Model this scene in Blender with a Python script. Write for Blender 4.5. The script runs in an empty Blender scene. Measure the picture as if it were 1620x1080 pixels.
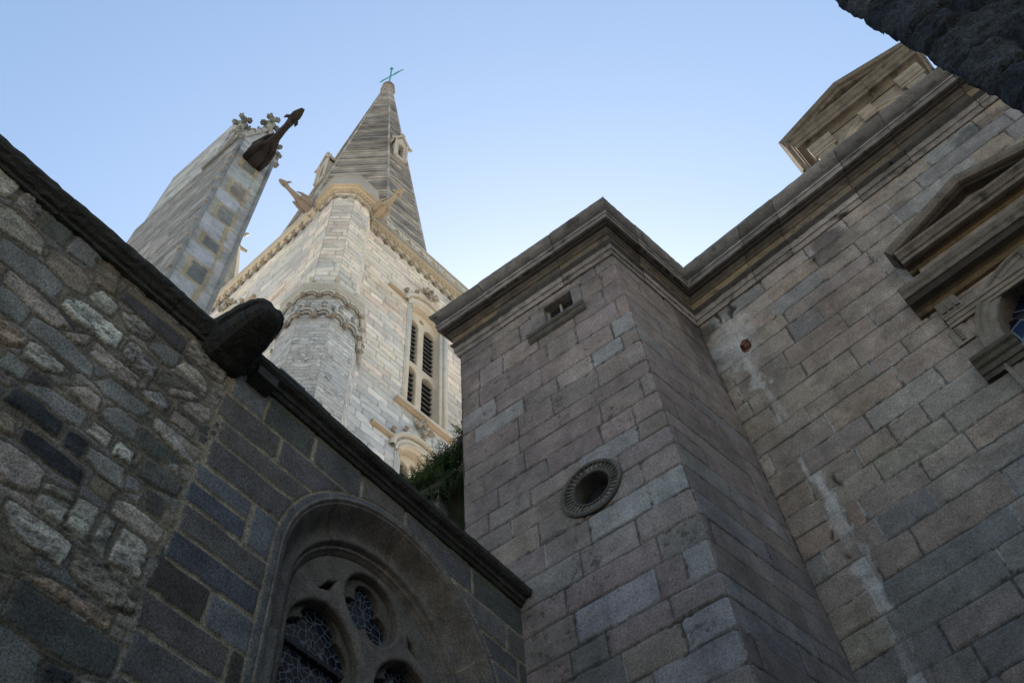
import bpy, bmesh, math, random
import numpy as np
from mathutils import Vector, Matrix
random.seed(7)
S = bpy.context.scene
COL = S.collection
R_ = math.radians

# ------------------------------------------------------------------ camera
cam_d = bpy.data.cameras.new("camera")
cam = bpy.data.objects.new("camera", cam_d)
COL.objects.link(cam)
CX = Vector((0.99355559, 0.09738338, -0.05799796))
CY = Vector((0.11334587, -0.85363325, 0.50839255))
CZ = Vector((0.0, -0.51169009, -0.8591701))
cam.matrix_world = Matrix(((CX.x, CY.x, CZ.x, 0), (CX.y, CY.y, CZ.y, 0), (CX.z, CY.z, CZ.z, 1.6), (0, 0, 0, 1)))
cam_d.sensor_width = 36.0
cam_d.lens = 36.0 * 1534.77 / 1620.0
cam_d.clip_start = 0.05
cam_d.clip_end = 3000
S.camera = cam

# ------------------------------------------------------------------ light
SUN_AZ, SUN_EL = 2.0, 40.0 # compass-like azimuth from +Y towards +X
w = bpy.data.worlds.new("World")
S.world = w
w.use_nodes = True
nt = w.node_tree
sky = nt.nodes.new("ShaderNodeTexSky")
sky.sky_type = 'NISHITA'
sky.sun_disc = False
sky.sun_elevation = R_(SUN_EL)
sky.sun_rotation = R_(SUN_AZ)
sky.air_density = 1.8
sky.dust_density = 1.4
sky.ozone_density = 2.8
bg = nt.nodes["Background"]
nt.links.new(sky.outputs[0], bg.inputs[0])
bg.inputs[1].default_value = 0.10
sl = bpy.data.lights.new("sun", 'SUN')
sl.energy = 4.5
sl.angle = R_(0.5)
sl.color = (1.0, 0.93, 0.83)
sun = bpy.data.objects.new("sun", sl)
COL.objects.link(sun)
sd_ = Vector((math.sin(R_(SUN_AZ)) * math.cos(R_(SUN_EL)), math.cos(R_(SUN_AZ)) * math.cos(R_(SUN_EL)), math.sin(R_(SUN_EL))))
sun.rotation_euler = sd_.to_track_quat('Z', 'Y').to_euler()
sun.location = (20, 40, 60)
S.view_settings.view_transform = 'Standard'
S.view_settings.look = 'None'
S.view_settings.exposure = 1.10
S.view_settings.gamma = 1.0
S.view_settings.use_curve_mapping = False
S.cycles.max_bounces = 6
S.cycles.diffuse_bounces = 4

# ------------------------------------------------------------------ numpy noise
def _h(ix, iy, seed):
    n = (ix.astype(np.int64) * 374761393 + iy.astype(np.int64) * 668265263 + seed * 982451653) & 0xFFFFFFFF
    n = ((n ^ (n >> 13)) * 1274126177) & 0xFFFFFFFF
    n = (n ^ (n >> 16)) & 0xFFFF
    return n / 65535.0
def vnoise(x, y, seed=0):
    x = np.asarray(x, float); y = np.asarray(y, float)
    ix = np.floor(x); iy = np.floor(y)
    fx = x - ix; fy = y - iy
    fx = fx * fx * (3 - 2 * fx); fy = fy * fy * (3 - 2 * fy)
    a = _h(ix, iy, seed); b = _h(ix + 1, iy, seed); c = _h(ix, iy + 1, seed); d = _h(ix + 1, iy + 1, seed)
    return (a * (1 - fx) + b * fx) * (1 - fy) + (c * (1 - fx) + d * fx) * fy - 0.5
def fbm(x, y, seed=0, o=3):
    s = 0.0; a = 1.0
    for i in range(o):
        s = s + a * vnoise(x * 2 ** i, y * 2 ** i, seed + 17 * i); a *= 0.55
    return s
def sstep(a, b, x):
    t = np.clip((x - a) / (b - a), 0, 1)
    return t * t * (3 - 2 * t)

# ------------------------------------------------------------------ object helpers
def hdg(a):
    a = R_(a)
    return Vector((math.sin(a), math.cos(a), 0))
ROOT = {}
def thing(name, label, cat, loc=(0, 0, 0), group=None):
    o = bpy.data.objects.new(name, None)
    o.empty_display_size = 0.3
    COL.objects.link(o)
    o.location = loc
    o['label'] = label; o['category'] = cat
    if group: o['group'] = group
    ROOT[o.name] = Vector(loc)
    return o
def rootof(o):
    while o.parent: o = o.parent
    return o
def link_mesh(name, me, mat, parent=None, smooth=None):
    o = bpy.data.objects.new(name, me)
    COL.objects.link(o)
    if mat is not None:
        me.materials.clear(); me.materials.append(mat)
    if parent is not None:
        off = rootof(parent).location
        me.transform(Matrix.Translation(-off))
        o.parent = parent
    if smooth is not None:
        me.polygons.foreach_set('use_smooth', [smooth] * len(me.polygons))
    me.update()
    return o
class MB:
    """collects quads / tris in world coordinates, with an optional base colour per vertex"""
    def __init__(s): s.v = []; s.f = []; s.c = []; s.n = 0; s.hasc = False
    def add(s, v, f, c=None):
        v = np.asarray(v, float).reshape(-1, 3)
        s.v.append(v)
        s.f.extend([tuple(int(i) + s.n for i in q) for q in f])
        if c is None: s.c.append(np.ones((len(v), 3)))
        else:
            s.hasc = True
            c = np.asarray(c, float)
            s.c.append(np.broadcast_to(c, (len(v), 3)) if c.ndim == 1 else c)
        s.n += len(v)
    def box(s, O, X, Y, Z, c=None):
        """box from corner O with edge vectors X Y Z"""
        O, X, Y, Z = [np.array(q, float) for q in (O, X, Y, Z)]
        v = [O, O + X, O + X + Y, O + Y, O + Z, O + X + Z, O + X + Y + Z, O + Y + Z]
        f = [(0, 3, 2, 1), (4, 5, 6, 7), (0, 1, 5, 4), (1, 2, 6, 5), (2, 3, 7, 6), (3, 0, 4, 7)]
        if np.dot(np.cross(X, Y), Z) < 0: f = [q[::-1] for q in f]
        s.add(v, f, c)
    def tube(s, pts, rad, n=8, cap=True, c=None):
        pts = [np.array(p, float) for p in pts]
        rad = [rad] * len(pts) if np.isscalar(rad) else rad
        vs = []; fs = []
        up = np.array([0, 0, 1.0])
        for i, p in enumerate(pts):
            t = pts[min(i + 1, len(pts) - 1)] - pts[max(i - 1, 0)]
            t = t / (np.linalg.norm(t) + 1e-9)
            a = np.cross(t, up if abs(t[2]) < 0.95 else np.array([1.0, 0, 0])); a /= np.linalg.norm(a)
            b = np.cross(t, a)
            r = rad[i]
            rx, ry = (r, r) if np.isscalar(r) else r
            for k in range(n):
                q = 2 * math.pi * k / n
                vs.append(p + a * rx * math.cos(q) + b * ry * math.sin(q))
        for i in range(len(pts) - 1):
            for k in range(n):
                k2 = (k + 1) % n
                fs.append((i * n + k, (i + 1) * n + k, (i + 1) * n + k2, i * n + k2))
        if cap:
            fs.append(tuple(range(n))); fs.append(tuple(reversed(range((len(pts) - 1) * n, len(pts) * n))))
        s.add(vs, fs, c)
    def ball(s, p, r, nu=8, nv=5, c=None, sc=(1, 1, 1)):
        p = np.array(p, float); vs = []; fs = []
        for j in range(nv + 1):
            th = math.pi * j / nv
            for k in range(nu):
                ph = 2 * math.pi * k / nu
                vs.append(p + r * np.array([sc[0] * math.sin(th) * math.cos(ph), sc[1] * math.sin(th) * math.sin(ph), sc[2] * math.cos(th)]))
        for j in range(nv):
            for k in range(nu):
                k2 = (k + 1) % nu
                fs.append((j * nu + k, (j + 1) * nu + k, (j + 1) * nu + k2, j * nu + k2))
        s.add(vs, fs, c)
    def build(s, name, mat, parent=None, smooth=False):
        me = bpy.data.meshes.new(name)
        v = np.concatenate(s.v)
        sizes = np.fromiter((len(q) for q in s.f), dtype=np.int32, count=len(s.f))
        flat = np.fromiter((i for q in s.f for i in q), dtype=np.int32, count=int(sizes.sum()))
        me.vertices.add(len(v)); me.vertices.foreach_set('co', v.astype(np.float32).ravel())
        me.loops.add(len(flat)); me.loops.foreach_set('vertex_index', flat)
        me.polygons.add(len(sizes))
        st = np.zeros(len(sizes), np.int32); st[1:] = np.cumsum(sizes)[:-1]
        me.polygons.foreach_set('loop_start', st)
        me.update(calc_edges=True)
        c = np.concatenate(s.c)
        at = me.attributes.new('stone', 'FLOAT_COLOR', 'POINT')
        at.data.foreach_set('color', np.concatenate([c, np.ones((len(c), 1))], 1).astype(np.float32).ravel())
        me.validate()
        return link_mesh(name, me, mat, parent, smooth)

class Frame:
    """a wall: origin O, U along, N outwards, z up.  P(u, z, o) gives the world point"""
    def __init__(s, O, U, N):
        s.O = np.array(O, float); s.U = np.array(U, float); s.N = np.array(N, float)
    def P(s, u, z, o=0.0):
        q = s.O + s.U * u + s.N * o
        return np.array([q[0], q[1], z])
    def shift(s, o): return Frame(s.O + s.N * o, s.U, s.N)
FA = Frame((-0.814, 7.7239, 0), (0.8609, -0.5087, 0), (-0.5087, -0.8609, 0))
FB = Frame((1.5923, 6.302, 0), (0.6671, 0.745, 0), (0.745, -0.6671, 0))
FC = Frame((2.851, 7.7078, 0), (0.8015, -0.598, 0), (-0.598, -0.8015, 0))
FL = Frame((-3.544, 2.3457, 0), (0.5519, 0.8339, 0), (0.8339, -0.5519, 0))
FTR = Frame((-5.2445, 12.9806, 0), (0.6088, 0.7934, 0), (0.7934, -0.6088, 0))
_tl = hdg(214.0); _c = np.array([-5.2445, 12.9806, 0]) + 0.62 * np.array(_tl)
FTL = Frame(_c, hdg(124.0), _tl)          # u runs negative to the left of the tower corner

# ------------------------------------------------------------------ materials
def mat_new(name):
    m = bpy.data.materials.new(name); m.use_nodes = True
    n = m.node_tree.nodes; b = n['Principled BSDF']
    return m, m.node_tree, n, b
def N_(nt, t, **k):
    n = nt.nodes.new(t)
    for a, v in k.items(): setattr(n, a, v)
    return n
def noise(nt, co, scale, detail=3, rough=0.6):
    n = N_(nt, 'ShaderNodeTexNoise'); n.inputs['Scale'].default_value = scale
    n.inputs['Detail'].default_value = detail; n.inputs['Roughness'].default_value = rough
    nt.links.new(co, n.inputs['Vector']); return n.outputs['Fac']
def ramp(nt, f, stops):
    r = N_(nt, 'ShaderNodeValToRGB'); e = r.color_ramp.elements
    while len(e) < len(stops): e.new(0.5)
    for i, (p, c) in enumerate(stops):
        e[i].position = p; e[i].color = (c, c, c, 1) if np.isscalar(c) else (*c, 1)
    nt.links.new(f, r.inputs[0]); return r.outputs[0]
def mul(nt, a, b, f=1.0):
    m = N_(nt, 'ShaderNodeMix', data_type='RGBA', blend_type='MULTIPLY')
    m.inputs[0].default_value = f
    nt.links.new(a, m.inputs[6]); nt.links.new(b, m.inputs[7]); return m.outputs[2]
def mixc(nt, f, a, col):
    m = N_(nt, 'ShaderNodeMix', data_type='RGBA')
    nt.links.new(f, m.inputs[0]); nt.links.new(a, m.inputs[6])
    if isinstance(col, tuple): m.inputs[7].default_value = (*col, 1)
    else: nt.links.new(col, m.inputs[7])
    return m.outputs[2]
def stone_mat(name, grain=110, gr=(0.62, 1.35), blotch=5, bl=(0.75, 1.25), bump=0.5, pits=None, moss=None, tint=(1, 1, 1), base=None, streak=None, rough=0.9):
    m, nt, n, b = mat_new(name)
    co = N_(nt, 'ShaderNodeTexCoord').outputs['Object']
    if base is None:
        a = N_(nt, 'ShaderNodeAttribute', attribute_name='stone').outputs['Color']
    else:
        r = N_(nt, 'ShaderNodeRGB'); r.outputs[0].default_value = (*base, 1); a = r.outputs[0]
    g = noise(nt, co, grain, 2, 0.7)
    c = mul(nt, a, ramp(nt, g, [(0.3, gr[0]), (0.7, gr[1])]))
    g2 = noise(nt, co, blotch, 4, 0.65)
    c = mul(nt, c, ramp(nt, g2, [(0.3, bl[0]), (0.7, bl[1])]))
    if streak:
        mp = N_(nt, 'ShaderNodeMapping'); mp.inputs['Scale'].default_value = streak[0]
        nt.links.new(co, mp.inputs[0])
        g3 = noise(nt, mp.outputs[0], 1.0, 4, 0.6)
        c = mixc(nt, ramp(nt, g3, [(streak[1], 0.0), (streak[2], 1.0)]), c, streak[3])
    if pits:
        p = noise(nt, co, pits[0], 3, 0.6)
        c = mixc(nt, ramp(nt, p, [(pits[1], 0.0), (pits[1] + 0.06, 0.85)]), c, (0.02, 0.018, 0.017))
    if moss:
        p = noise(nt, co, moss[0], 4, 0.7)
        c = mixc(nt, ramp(nt, p, [(moss[1], 0.0), (moss[1] + 0.15, moss[3])]), c, moss[2])
    nt.links.new(c, b.inputs['Base Color'])
    b.inputs['Roughness'].default_value = rough
    b.inputs['Specular IOR Level'].default_value = 0.25
    bp = N_(nt, 'ShaderNodeBump'); bp.inputs['Strength'].default_value = bump; bp.inputs['Distance'].default_value = 0.012
    gg = noise(nt, co, grain * 0.45, 4, 0.75)
    nt.links.new(gg, bp.inputs['Height']); nt.links.new(bp.outputs[0], b.inputs['Normal'])
    return m
M_GRAN = stone_mat('granite_ashlar', grain=52, gr=(0.62, 1.38), blotch=4.5, bl=(0.78, 1.22), bump=0.55, pits=(26, 0.68))
M_LWALL = stone_mat('chapel_masonry', grain=66, gr=(0.42, 1.58), blotch=6, bl=(0.75, 1.25), bump=0.65, pits=(34, 0.70))
M_LIME = stone_mat('tower_limestone', grain=30, gr=(0.88, 1.1), blotch=1.3, bl=(0.88, 1.1), bump=0.25)
M_COPING = stone_mat('weathered_coping', base=(0.045, 0.043, 0.040), grain=60, gr=(0.5, 1.5), blotch=7, bl=(0.6, 1.5), bump=0.6, moss=(3.5, 0.55, (0.04, 0.048, 0.02), 0.7))
M_CORN = stone_mat('weathered_cornice', grain=80, gr=(0.6, 1.4), blotch=5, bl=(0.7, 1.3), bump=0.5, streak=((3.5, 3.5, 4.5), 0.54, 0.74, (0.03, 0.026, 0.022)))
M_DORM = stone_mat('granite_trim', grain=80, gr=(0.65, 1.35), blotch=5, bl=(0.7, 1.25), bump=0.4)  # plain trim granite, coloured by the stone attribute
M_FRAME = stone_mat('dark_moulded_granite', grain=75, gr=(0.5, 1.5), blotch=6, bl=(0.65, 1.35), bump=0.4)
M_PIER = stone_mat('pale_pier_stone', grain=45, gr=(0.75, 1.25), blotch=3, bl=(0.7, 1.2), bump=0.45, streak=((0.9, 0.9, 2.0), 0.56, 0.80, (0.15, 0.15, 0.145)))
M_SPIRE = stone_mat('weathered_spire_stone', grain=20, gr=(0.8, 1.2), blotch=0.9, bl=(0.55, 1.3), bump=0.3)
M_ROUGH = stone_mat('rough_blue_granite', grain=55, gr=(0.3, 1.9), blotch=10, bl=(0.55, 1.45), bump=1.0, streak=((30.0, 30.0, 9.0), 0.62, 0.74, (0.07, 0.078, 0.09)))
M_GARG = stone_mat('blackened_gargoyle_stone', base=(0.026, 0.025, 0.023), grain=70, gr=(0.4, 1.8), blotch=8, bl=(0.6, 1.5), bump=0.6, moss=(4.0, 0.56, (0.03, 0.038, 0.016), 0.6))
M_PGARG = stone_mat('brown_gargoyle_stone', base=(0.040, 0.034, 0.032), grain=30, gr=(0.6, 1.4), blotch=5, bl=(0.5, 1.4), bump=0.6)
def plain(name, col, rough=0.7, metal=0.0, spec=0.3):
    m, nt, n, b = mat_new(name)
    co = N_(nt, 'ShaderNodeTexCoord').outputs['Object']
    r = N_(nt, 'ShaderNodeRGB'); r.outputs[0].default_value = (*col, 1)
    c = mul(nt, r.outputs[0], ramp(nt, noise(nt, co, 12, 4, 0.6), [(0.3, 0.75), (0.7, 1.25)]))
    nt.links.new(c, b.inputs['Base Color'])
    b.inputs['Roughness'].default_value = rough; b.inputs['Metallic'].default_value = metal
    b.inputs['Specular IOR Level'].default_value = spec
    return m
M_LEADROOF = plain('lead_roof', (0.10, 0.11, 0.12), 0.6)
M_IRON = plain('dark_iron', (0.02, 0.02, 0.023), 0.55)
M_COPPER = plain('green_copper', (0.07, 0.30, 0.33), 0.6)
M_LOUVRE = plain('grey_louvre_slate', (0.13, 0.13, 0.135), 0.7)
M_VOID = plain('dark_interior', (0.012, 0.012, 0.014), 0.9)
M_RUST = plain('broken_red_brick', (0.16, 0.075, 0.05), 0.9)
M_FERN = plain('fern_green', (0.04, 0.085, 0.03), 0.6)
M_IVY = plain('dark_ivy_green', (0.024, 0.052, 0.022), 0.6)
M_GROUND = stone_mat('granite_paving', base=(0.44, 0.39, 0.32), grain=40, blotch=0.6, bump=0.3)
def glass_mat(name, scale, came=0.03, tint=(0.012, 0.02, 0.045), lead=(0.30, 0.33, 0.38), width=0.035):
    m, nt, n, b = mat_new(name)
    co = N_(nt, 'ShaderNodeTexCoord').outputs['UV']
    v = N_(nt, 'ShaderNodeTexVoronoi', feature='DISTANCE_TO_EDGE'); v.inputs['Scale'].default_value = scale
    nt.links.new(co, v.inputs['Vector'])
    v2 = N_(nt, 'ShaderNodeTexVoronoi'); v2.inputs['Scale'].default_value = scale
    nt.links.new(co, v2.inputs['Vector'])
    r = N_(nt, 'ShaderNodeRGB'); r.outputs[0].default_value = (*tint, 1)
    hv = N_(nt, 'ShaderNodeSeparateColor'); nt.links.new(v2.outputs['Color'], hv.inputs[0])
    c = mul(nt, r.outputs[0], ramp(nt, hv.outputs[0], [(0.0, 0.35), (1.0, 1.7)]))
    f = ramp(nt, v.outputs['Distance'], [(width, 1.0), (width * 1.6, 0.0)])
    c2 = mixc(nt, f, c, lead)
    nt.links.new(c2, b.inputs['Base Color'])
    nt.links.new(ramp(nt, f, [(0.0, 0.12), (1.0, 0.65)]), b.inputs['Roughness'])
    bp = N_(nt, 'ShaderNodeBump'); bp.inputs['Strength'].default_value = 0.25; bp.inputs['Distance'].default_value = 0.01
    nt.links.new(hv.outputs[1], bp.inputs['Height']); nt.links.new(bp.outputs[0], b.inputs['Normal'])
    return m

# ------------------------------------------------------------------ masonry
def rect_stone(u0, u1, z0, z1, col, rough=0.0, h=0.0, j=0.006):
    r = lambda: random.uniform(-j, j)
    return dict(p=[(u0 + r(), z0 + r()), (u1 + r(), z0 + r()), (u1 + r(), z1 + r()), (u0 + r(), z1 + r())], c=col, r=rough, h=h)
def lerp3(a, b, t): return tuple(a[i] + (b[i] - a[i]) * t for i in range(3))
def jit(c, s=0.12):
    k = random.uniform(1 - s, 1 + s)
    return tuple(x * k * random.uniform(0.97, 1.03) for x in c)
def courses(zs, u0, u1, lens, pal, gap=0.008, hj=0.006, rough=0.0, joints=None, override=None, pale=None):
    """one row of stones between each two z values"""
    out = []
    for i in range(len(zs) - 1):
        za, zb = zs[i], zs[i + 1]
        js = joints.get(i) if joints else None
        if js is None:
            js = [u0]; u = u0 - random.uniform(0, lens[1] * 0.8)
            while True:
                u += random.uniform(*lens) * (1.0 if random.random() < 0.75 else 1.5)
                if u > u0 + 0.12: js.append(u)
                if u > u1 - 0.15: break
            js[-1] = max(u1, js[-1])
        for k in range(len(js) - 1):
            col = jit(random.choice(pal))
            if override:
                o = override(0.5 * (js[k] + js[k + 1]), 0.5 * (za + zb))
                if o: col = o
            out.append(rect_stone(js[k] + gap / 2, js[k + 1] - gap / 2, za + gap / 2, zb - gap / 2, col, rough * random.uniform(0, 2.4), random.uniform(-hj, hj)))
            if pale and k and random.random() < (pale[2] if js[k] < pale[3] else pale[0]):
                w2 = random.uniform(*pale[4]) / 2; f0 = random.uniform(0, .25) * (zb - za) * (random.random() < .5)
                st = rect_stone(js[k] - w2, js[k] + w2, za + f0, zb, jit(pale[1], .15), 0, -0.003, 0.003); st['top'] = 1; out.append(st)
            if pale and js[k] < pale[3] and random.random() < .55:
                st = rect_stone(js[k], min(js[k + 1], pale[3] + .3), za - .006, za + .006, jit(pale[1], .15), 0, -0.004, 0.002); st['top'] = 1; out.append(st)
    return out
def soot(U, Z, C, seed, amp=.24):
    f = fbm(U * 3.2, Z * .55, seed, 4); g = fbm(U * 1.1, Z * .9, seed + 1, 3)
    C[:] = C * np.clip(1 + amp * f * 1.3 + amp * g, .55, 1.35)[..., None]
def wall_grid(mb, F, u0, u1, z0, z1, step, stones, mortar=(0.2, 0.18, 0.15), depth=0.015, bev=0.02, wob=0.006, hole=None, seed=1, post=None, edge=None, rnd=0.0, microamp=0.0015, chip=0.05):
    nu = max(2, int(round((u1 - u0) / step)) + 1); nz = max(2, int(round((z1 - z0) / step)) + 1)
    us = np.linspace(u0, u1, nu); zs = np.linspace(z0, z1, nz)
    U, Z = np.meshgrid(us, zs)
    Uw = U + wob * 2 * fbm(U * 7, Z * 7, seed, 3); Zw = Z + wob * 2 * fbm(U * 7, Z * 7, seed + 50, 3)
    best = np.full(U.shape, -1.0); H = np.full(U.shape, -depth); C = np.empty(U.shape + (3,)); C[:] = mortar
    chipn = fbm(U * 13, Z * 13, seed + 33, 3) * (fbm(U * 2.5, Z * 2.5, seed + 34, 2) + .6); v0 = fbm(U * 9, Z * 9, seed + 5, 2); C *= (1 + 0.25 * v0)[..., None]
    mic = fbm(U * 24, Z * 24, seed + 9, 3)
    H = H + mic * microamp * 2
    for k, s in enumerate(stones):
        P = np.array(s['p'])
        a = P.min(0) - 0.06; b = P.max(0) + 0.06
        i0, i1 = np.searchsorted(us, [a[0], b[0]]); j0, j1 = np.searchsorted(zs, [a[1], b[1]])
        if i1 - i0 < 2 or j1 - j0 < 2: continue
        sl = (slice(j0, j1), slice(i0, i1))
        x = Uw[sl]; y = Zw[sl]
        ar = 0.5 * np.sum(P[:, 0] * np.roll(P[:, 1], -1) - P[:, 1] * np.roll(P[:, 0], -1))
        if ar < 0: P = P[::-1]
        sd = None; soft = 0.0
        q = np.roll(P, -1, 0)
        for p0, p1 in zip(P, q):
            e = p1 - p0; L = np.hypot(*e)
            if L < 1e-6: continue
            d = ((x - p0[0]) * -e[1] + (y - p0[1]) * e[0]) / L
            if rnd > 0:
                soft = soft + np.exp(-np.clip(d, -1, 1) / rnd)
            sd = d if sd is None else np.minimum(sd, d)
        if rnd > 0: sd = -rnd * np.log(soft)
        if not s.get('top'): sd = sd - chip * np.maximum(0, chipn[sl] - .10)
        m = (sd > 0) if s.get('top') else ((sd > -0.017) & (sd + 1.0 > best[sl])) if s.get('over') else (sd > np.maximum(best[sl], -0.004))
        if not m.any(): continue
        r = s['r']
        t = np.where(sd > 0, 1.0, 0.0) if s.get('top') else sstep(0, bev * (1 + .5 * (r > 0.2)), sd)
        h = -depth + (depth + s['h']) * t + mic[sl] * microamp
        if r > 0:
            rr = fbm(x * 9 + k * 3.1, y * 22 + k * 1.7, seed + 3, 4)
            h = h + t * r * (0.006 + 0.018 * rr + 0.010 * fbm(x * 40, y * 60, seed + 6, 2))
        H[sl] = np.where(m, h, H[sl])
        if s.get('over'): C[sl] = np.where((m & (sd < 0.004))[..., None], np.array(mortar) * (1 + 0.3 * v0[sl][..., None]), C[sl])
        cc = np.array(s['c'])[None, None, :] * np.ones(x.shape + (1,))
        v = fbm(x * 5 + k * 7.3, y * 9 + k, seed + 4, 3)
        cc = cc * (1 + (0.14 + 0.25 * r) * v)[..., None]
        if r > 0: cc = cc * np.clip(1.0 + 1.1 * r * rr, 0.35, 1.4)[..., None]
        if r > 0.4: cc = cc * (1 - .6 * r * sstep(.12, .34, fbm(x * 26 + k, y * 44, seed + 8, 3)))[..., None]
        a_ = sstep(-0.003, 0.006, sd)[..., None]
        C[sl] = np.where(m[..., None], C[sl] * (1 - a_) + cc * a_, C[sl])
        best[sl] = np.where(m, 9.0 if s.get('top') else sd + 1.0 if s.get('over') else sd, best[sl])
    if post is not None: H, C = post(U, Z, H, C)
    if edge is not None: Ue, He = edge(U, Z, H); 
    else: Ue, He = U, H
    V = F.O[None, None, :] + F.U[None, None, :] * Ue[..., None] + F.N[None, None, :] * He[..., None]
    V = V.copy(); V[..., 2] = Z
    idx = np.arange(nu * nz).reshape(nz, nu)
    a = idx[:-1, :-1]; b = idx[:-1, 1:]; c = idx[1:, 1:]; d = idx[1:, :-1]
    keep = np.ones(a.shape, bool)
    if hole is not None:
        um = 0.5 * (U[:-1, :-1] + U[1:, 1:]); zm = 0.5 * (Z[:-1, :-1] + Z[1:, 1:])
        keep = ~hole(um, zm)
    # winding: U x Z must point along N
    nrm = np.cross(F.U, (0, 0, 1.0)); flip = np.dot(nrm, F.N) < 0
    q = np.stack([a[keep], b[keep], c[keep], d[keep]], 1)
    if flip: q = q[:, ::-1]
    used = np.unique(q); rem = np.full(nu * nz, -1); rem[used] = np.arange(len(used))
    mb.add(V.reshape(-1, 3)[used], rem[q].tolist(), C.reshape(-1, 3)[used])

# ------------------------------------------------------------------ mouldings
def sweep(mb, path, normals, prof, closed=False, c=None, block=None, gap=0.006, jitter=0.003, nz=None, seg=0.12, seed=0, colfn=None, lipcol=None):
    """prof: list of (offset, z).  path: 2D points, normals: mitre normals per point (already scaled)"""
    path = [np.array(p, float)[:2] for p in path]; normals = [np.array(n, float)[:2] for n in normals]
    prof = np.array(prof)
    rs = np.random.RandomState(seed)
    for i in range(len(path) - 1):
        L = np.linalg.norm(path[i + 1] - path[i])
        if block:
            n = max(1, int(round(L / block))); cuts = [0] + [(k + rs.uniform(-.25, .25)) / n for k in range(1, n)] + [1]
        else: cuts = [0, 1]
        for k in range(len(cuts) - 1):
            t0 = cuts[k] + (gap / L / 2 if k else 0); t1 = cuts[k + 1] - (gap / L / 2 if k < len(cuts) - 2 else 0)
            m = max(1, int((t1 - t0) * L / seg))
            joff = rs.uniform(-jitter, jitter, 2)
            V = []; 
            for j in range(m + 1):
                t = t0 + (t1 - t0) * j / m
                p = path[i] * (1 - t) + path[i + 1] * t; nn = normals[i] * (1 - t) + normals[i + 1] * t
                for (o, z) in prof:
                    q = p + nn * (o + joff[0])
                    V.append((q[0], q[1], z + joff[1]))
            V = np.array(V).reshape(m + 1, len(prof), 3)
            if nz:
                V += nz * rs.uniform(-1, 1, V.shape)
            np_ = len(prof)
            F = []
            for j in range(m):
                for a in range(np_ - 1):
                    F.append((j * np_ + a, (j + 1) * np_ + a, (j + 1) * np_ + a + 1, j * np_ + a + 1))
            F.append(tuple(range(np_ - 1, -1, -1))); F.append(tuple(m * np_ + a for a in range(np_)))
            cc = None
            if colfn is not None:
                cc = np.array([colfn(a / (np_ - 1), prof[a], rs) for j in range(m + 1) for a in range(np_)])
                cc = cc * rs.uniform(0.78, 1.2)
            elif c is not None: cc = c
            mb.add(V.reshape(-1, 3), F, cc)
def bar_on(mb, F, u0, z0, u1, z1, prof, c=None, endcap=True, colfn=None):
    """straight moulding on wall frame from (u0,z0) to (u1,z1); prof: list of (offset out, height across)"""
    d = np.array([u1 - u0, z1 - z0]); L = np.hypot(*d); d /= L
    nrm = np.array([-d[1], d[0]])
    m = max(1, int(L / 0.1))
    V = []; C = []
    for j in range(m + 1):
        t = L * j / m
        for (o, a) in prof:
            V.append(F.P(u0 + d[0] * t + nrm[0] * a, z0 + d[1] * t + nrm[1] * a, o))
            C.append(colfn(o, a) if colfn else (c or (1, 1, 1)))
    n = len(prof); Fc = []
    for j in range(m):
        for a in range(n - 1): Fc.append((j * n + a, (j + 1) * n + a, (j + 1) * n + a + 1, j * n + a + 1))
    Fc.append(tuple(range(n - 1, -1, -1))); Fc.append(tuple(m * n + a for a in range(n)))
    mb.add(V, Fc, C if (c or colfn) else None)
def arch_path(cu, cz, r, zb, n=60, point=0.0):
    """jamb - arch - jamb; gives (u, z, inward normal).  point: how far the two centres are pushed apart (pointed arch)"""
    pts = []
    for k in range(12): pts.append((cu - r, zb + (cz - zb) * k / 12, (1, 0)))
    R = r + point
    amax = math.acos(point / R) if point > 0 else math.pi / 2
    for k in range(n + 1):
        a = amax * k / n
        pts.append((cu + point - R * math.cos(a), cz + R * math.sin(a), (math.cos(a), -math.sin(a))))
    for k in range(1, n + 1):
        a = amax * (1 - k / n)
        pts.append((cu - point + R * math.cos(a), cz + R * math.sin(a), (-math.cos(a), -math.sin(a))))
    for k in range(1, 13): pts.append((cu + r, cz + (zb - cz) * k / 12, (-1, 0)))
    return pts
def arch_sweep(mb, F, path, prof, colfn=None, c=None):
    """prof: (inward, depth offset) list"""
    V = []; C = []; n = len(prof)
    s = 0
    for i, (u, z, nn) in enumerate(path):
        if i: s += math.hypot(u - path[i - 1][0], z - path[i - 1][1])
        for (a, o) in prof:
            V.append(F.P(u + nn[0] * a, z + nn[1] * a, o))
            C.append(colfn(s, a, o) if colfn else (c or (1, 1, 1)))
    Fc = []
    for j in range(len(path) - 1):
        for a in range(n - 1): Fc.append((j * n + a, j * n + a + 1, (j + 1) * n + a + 1, (j + 1) * n + a))
    mb.add(V, Fc, C if (colfn or c) else None)
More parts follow.
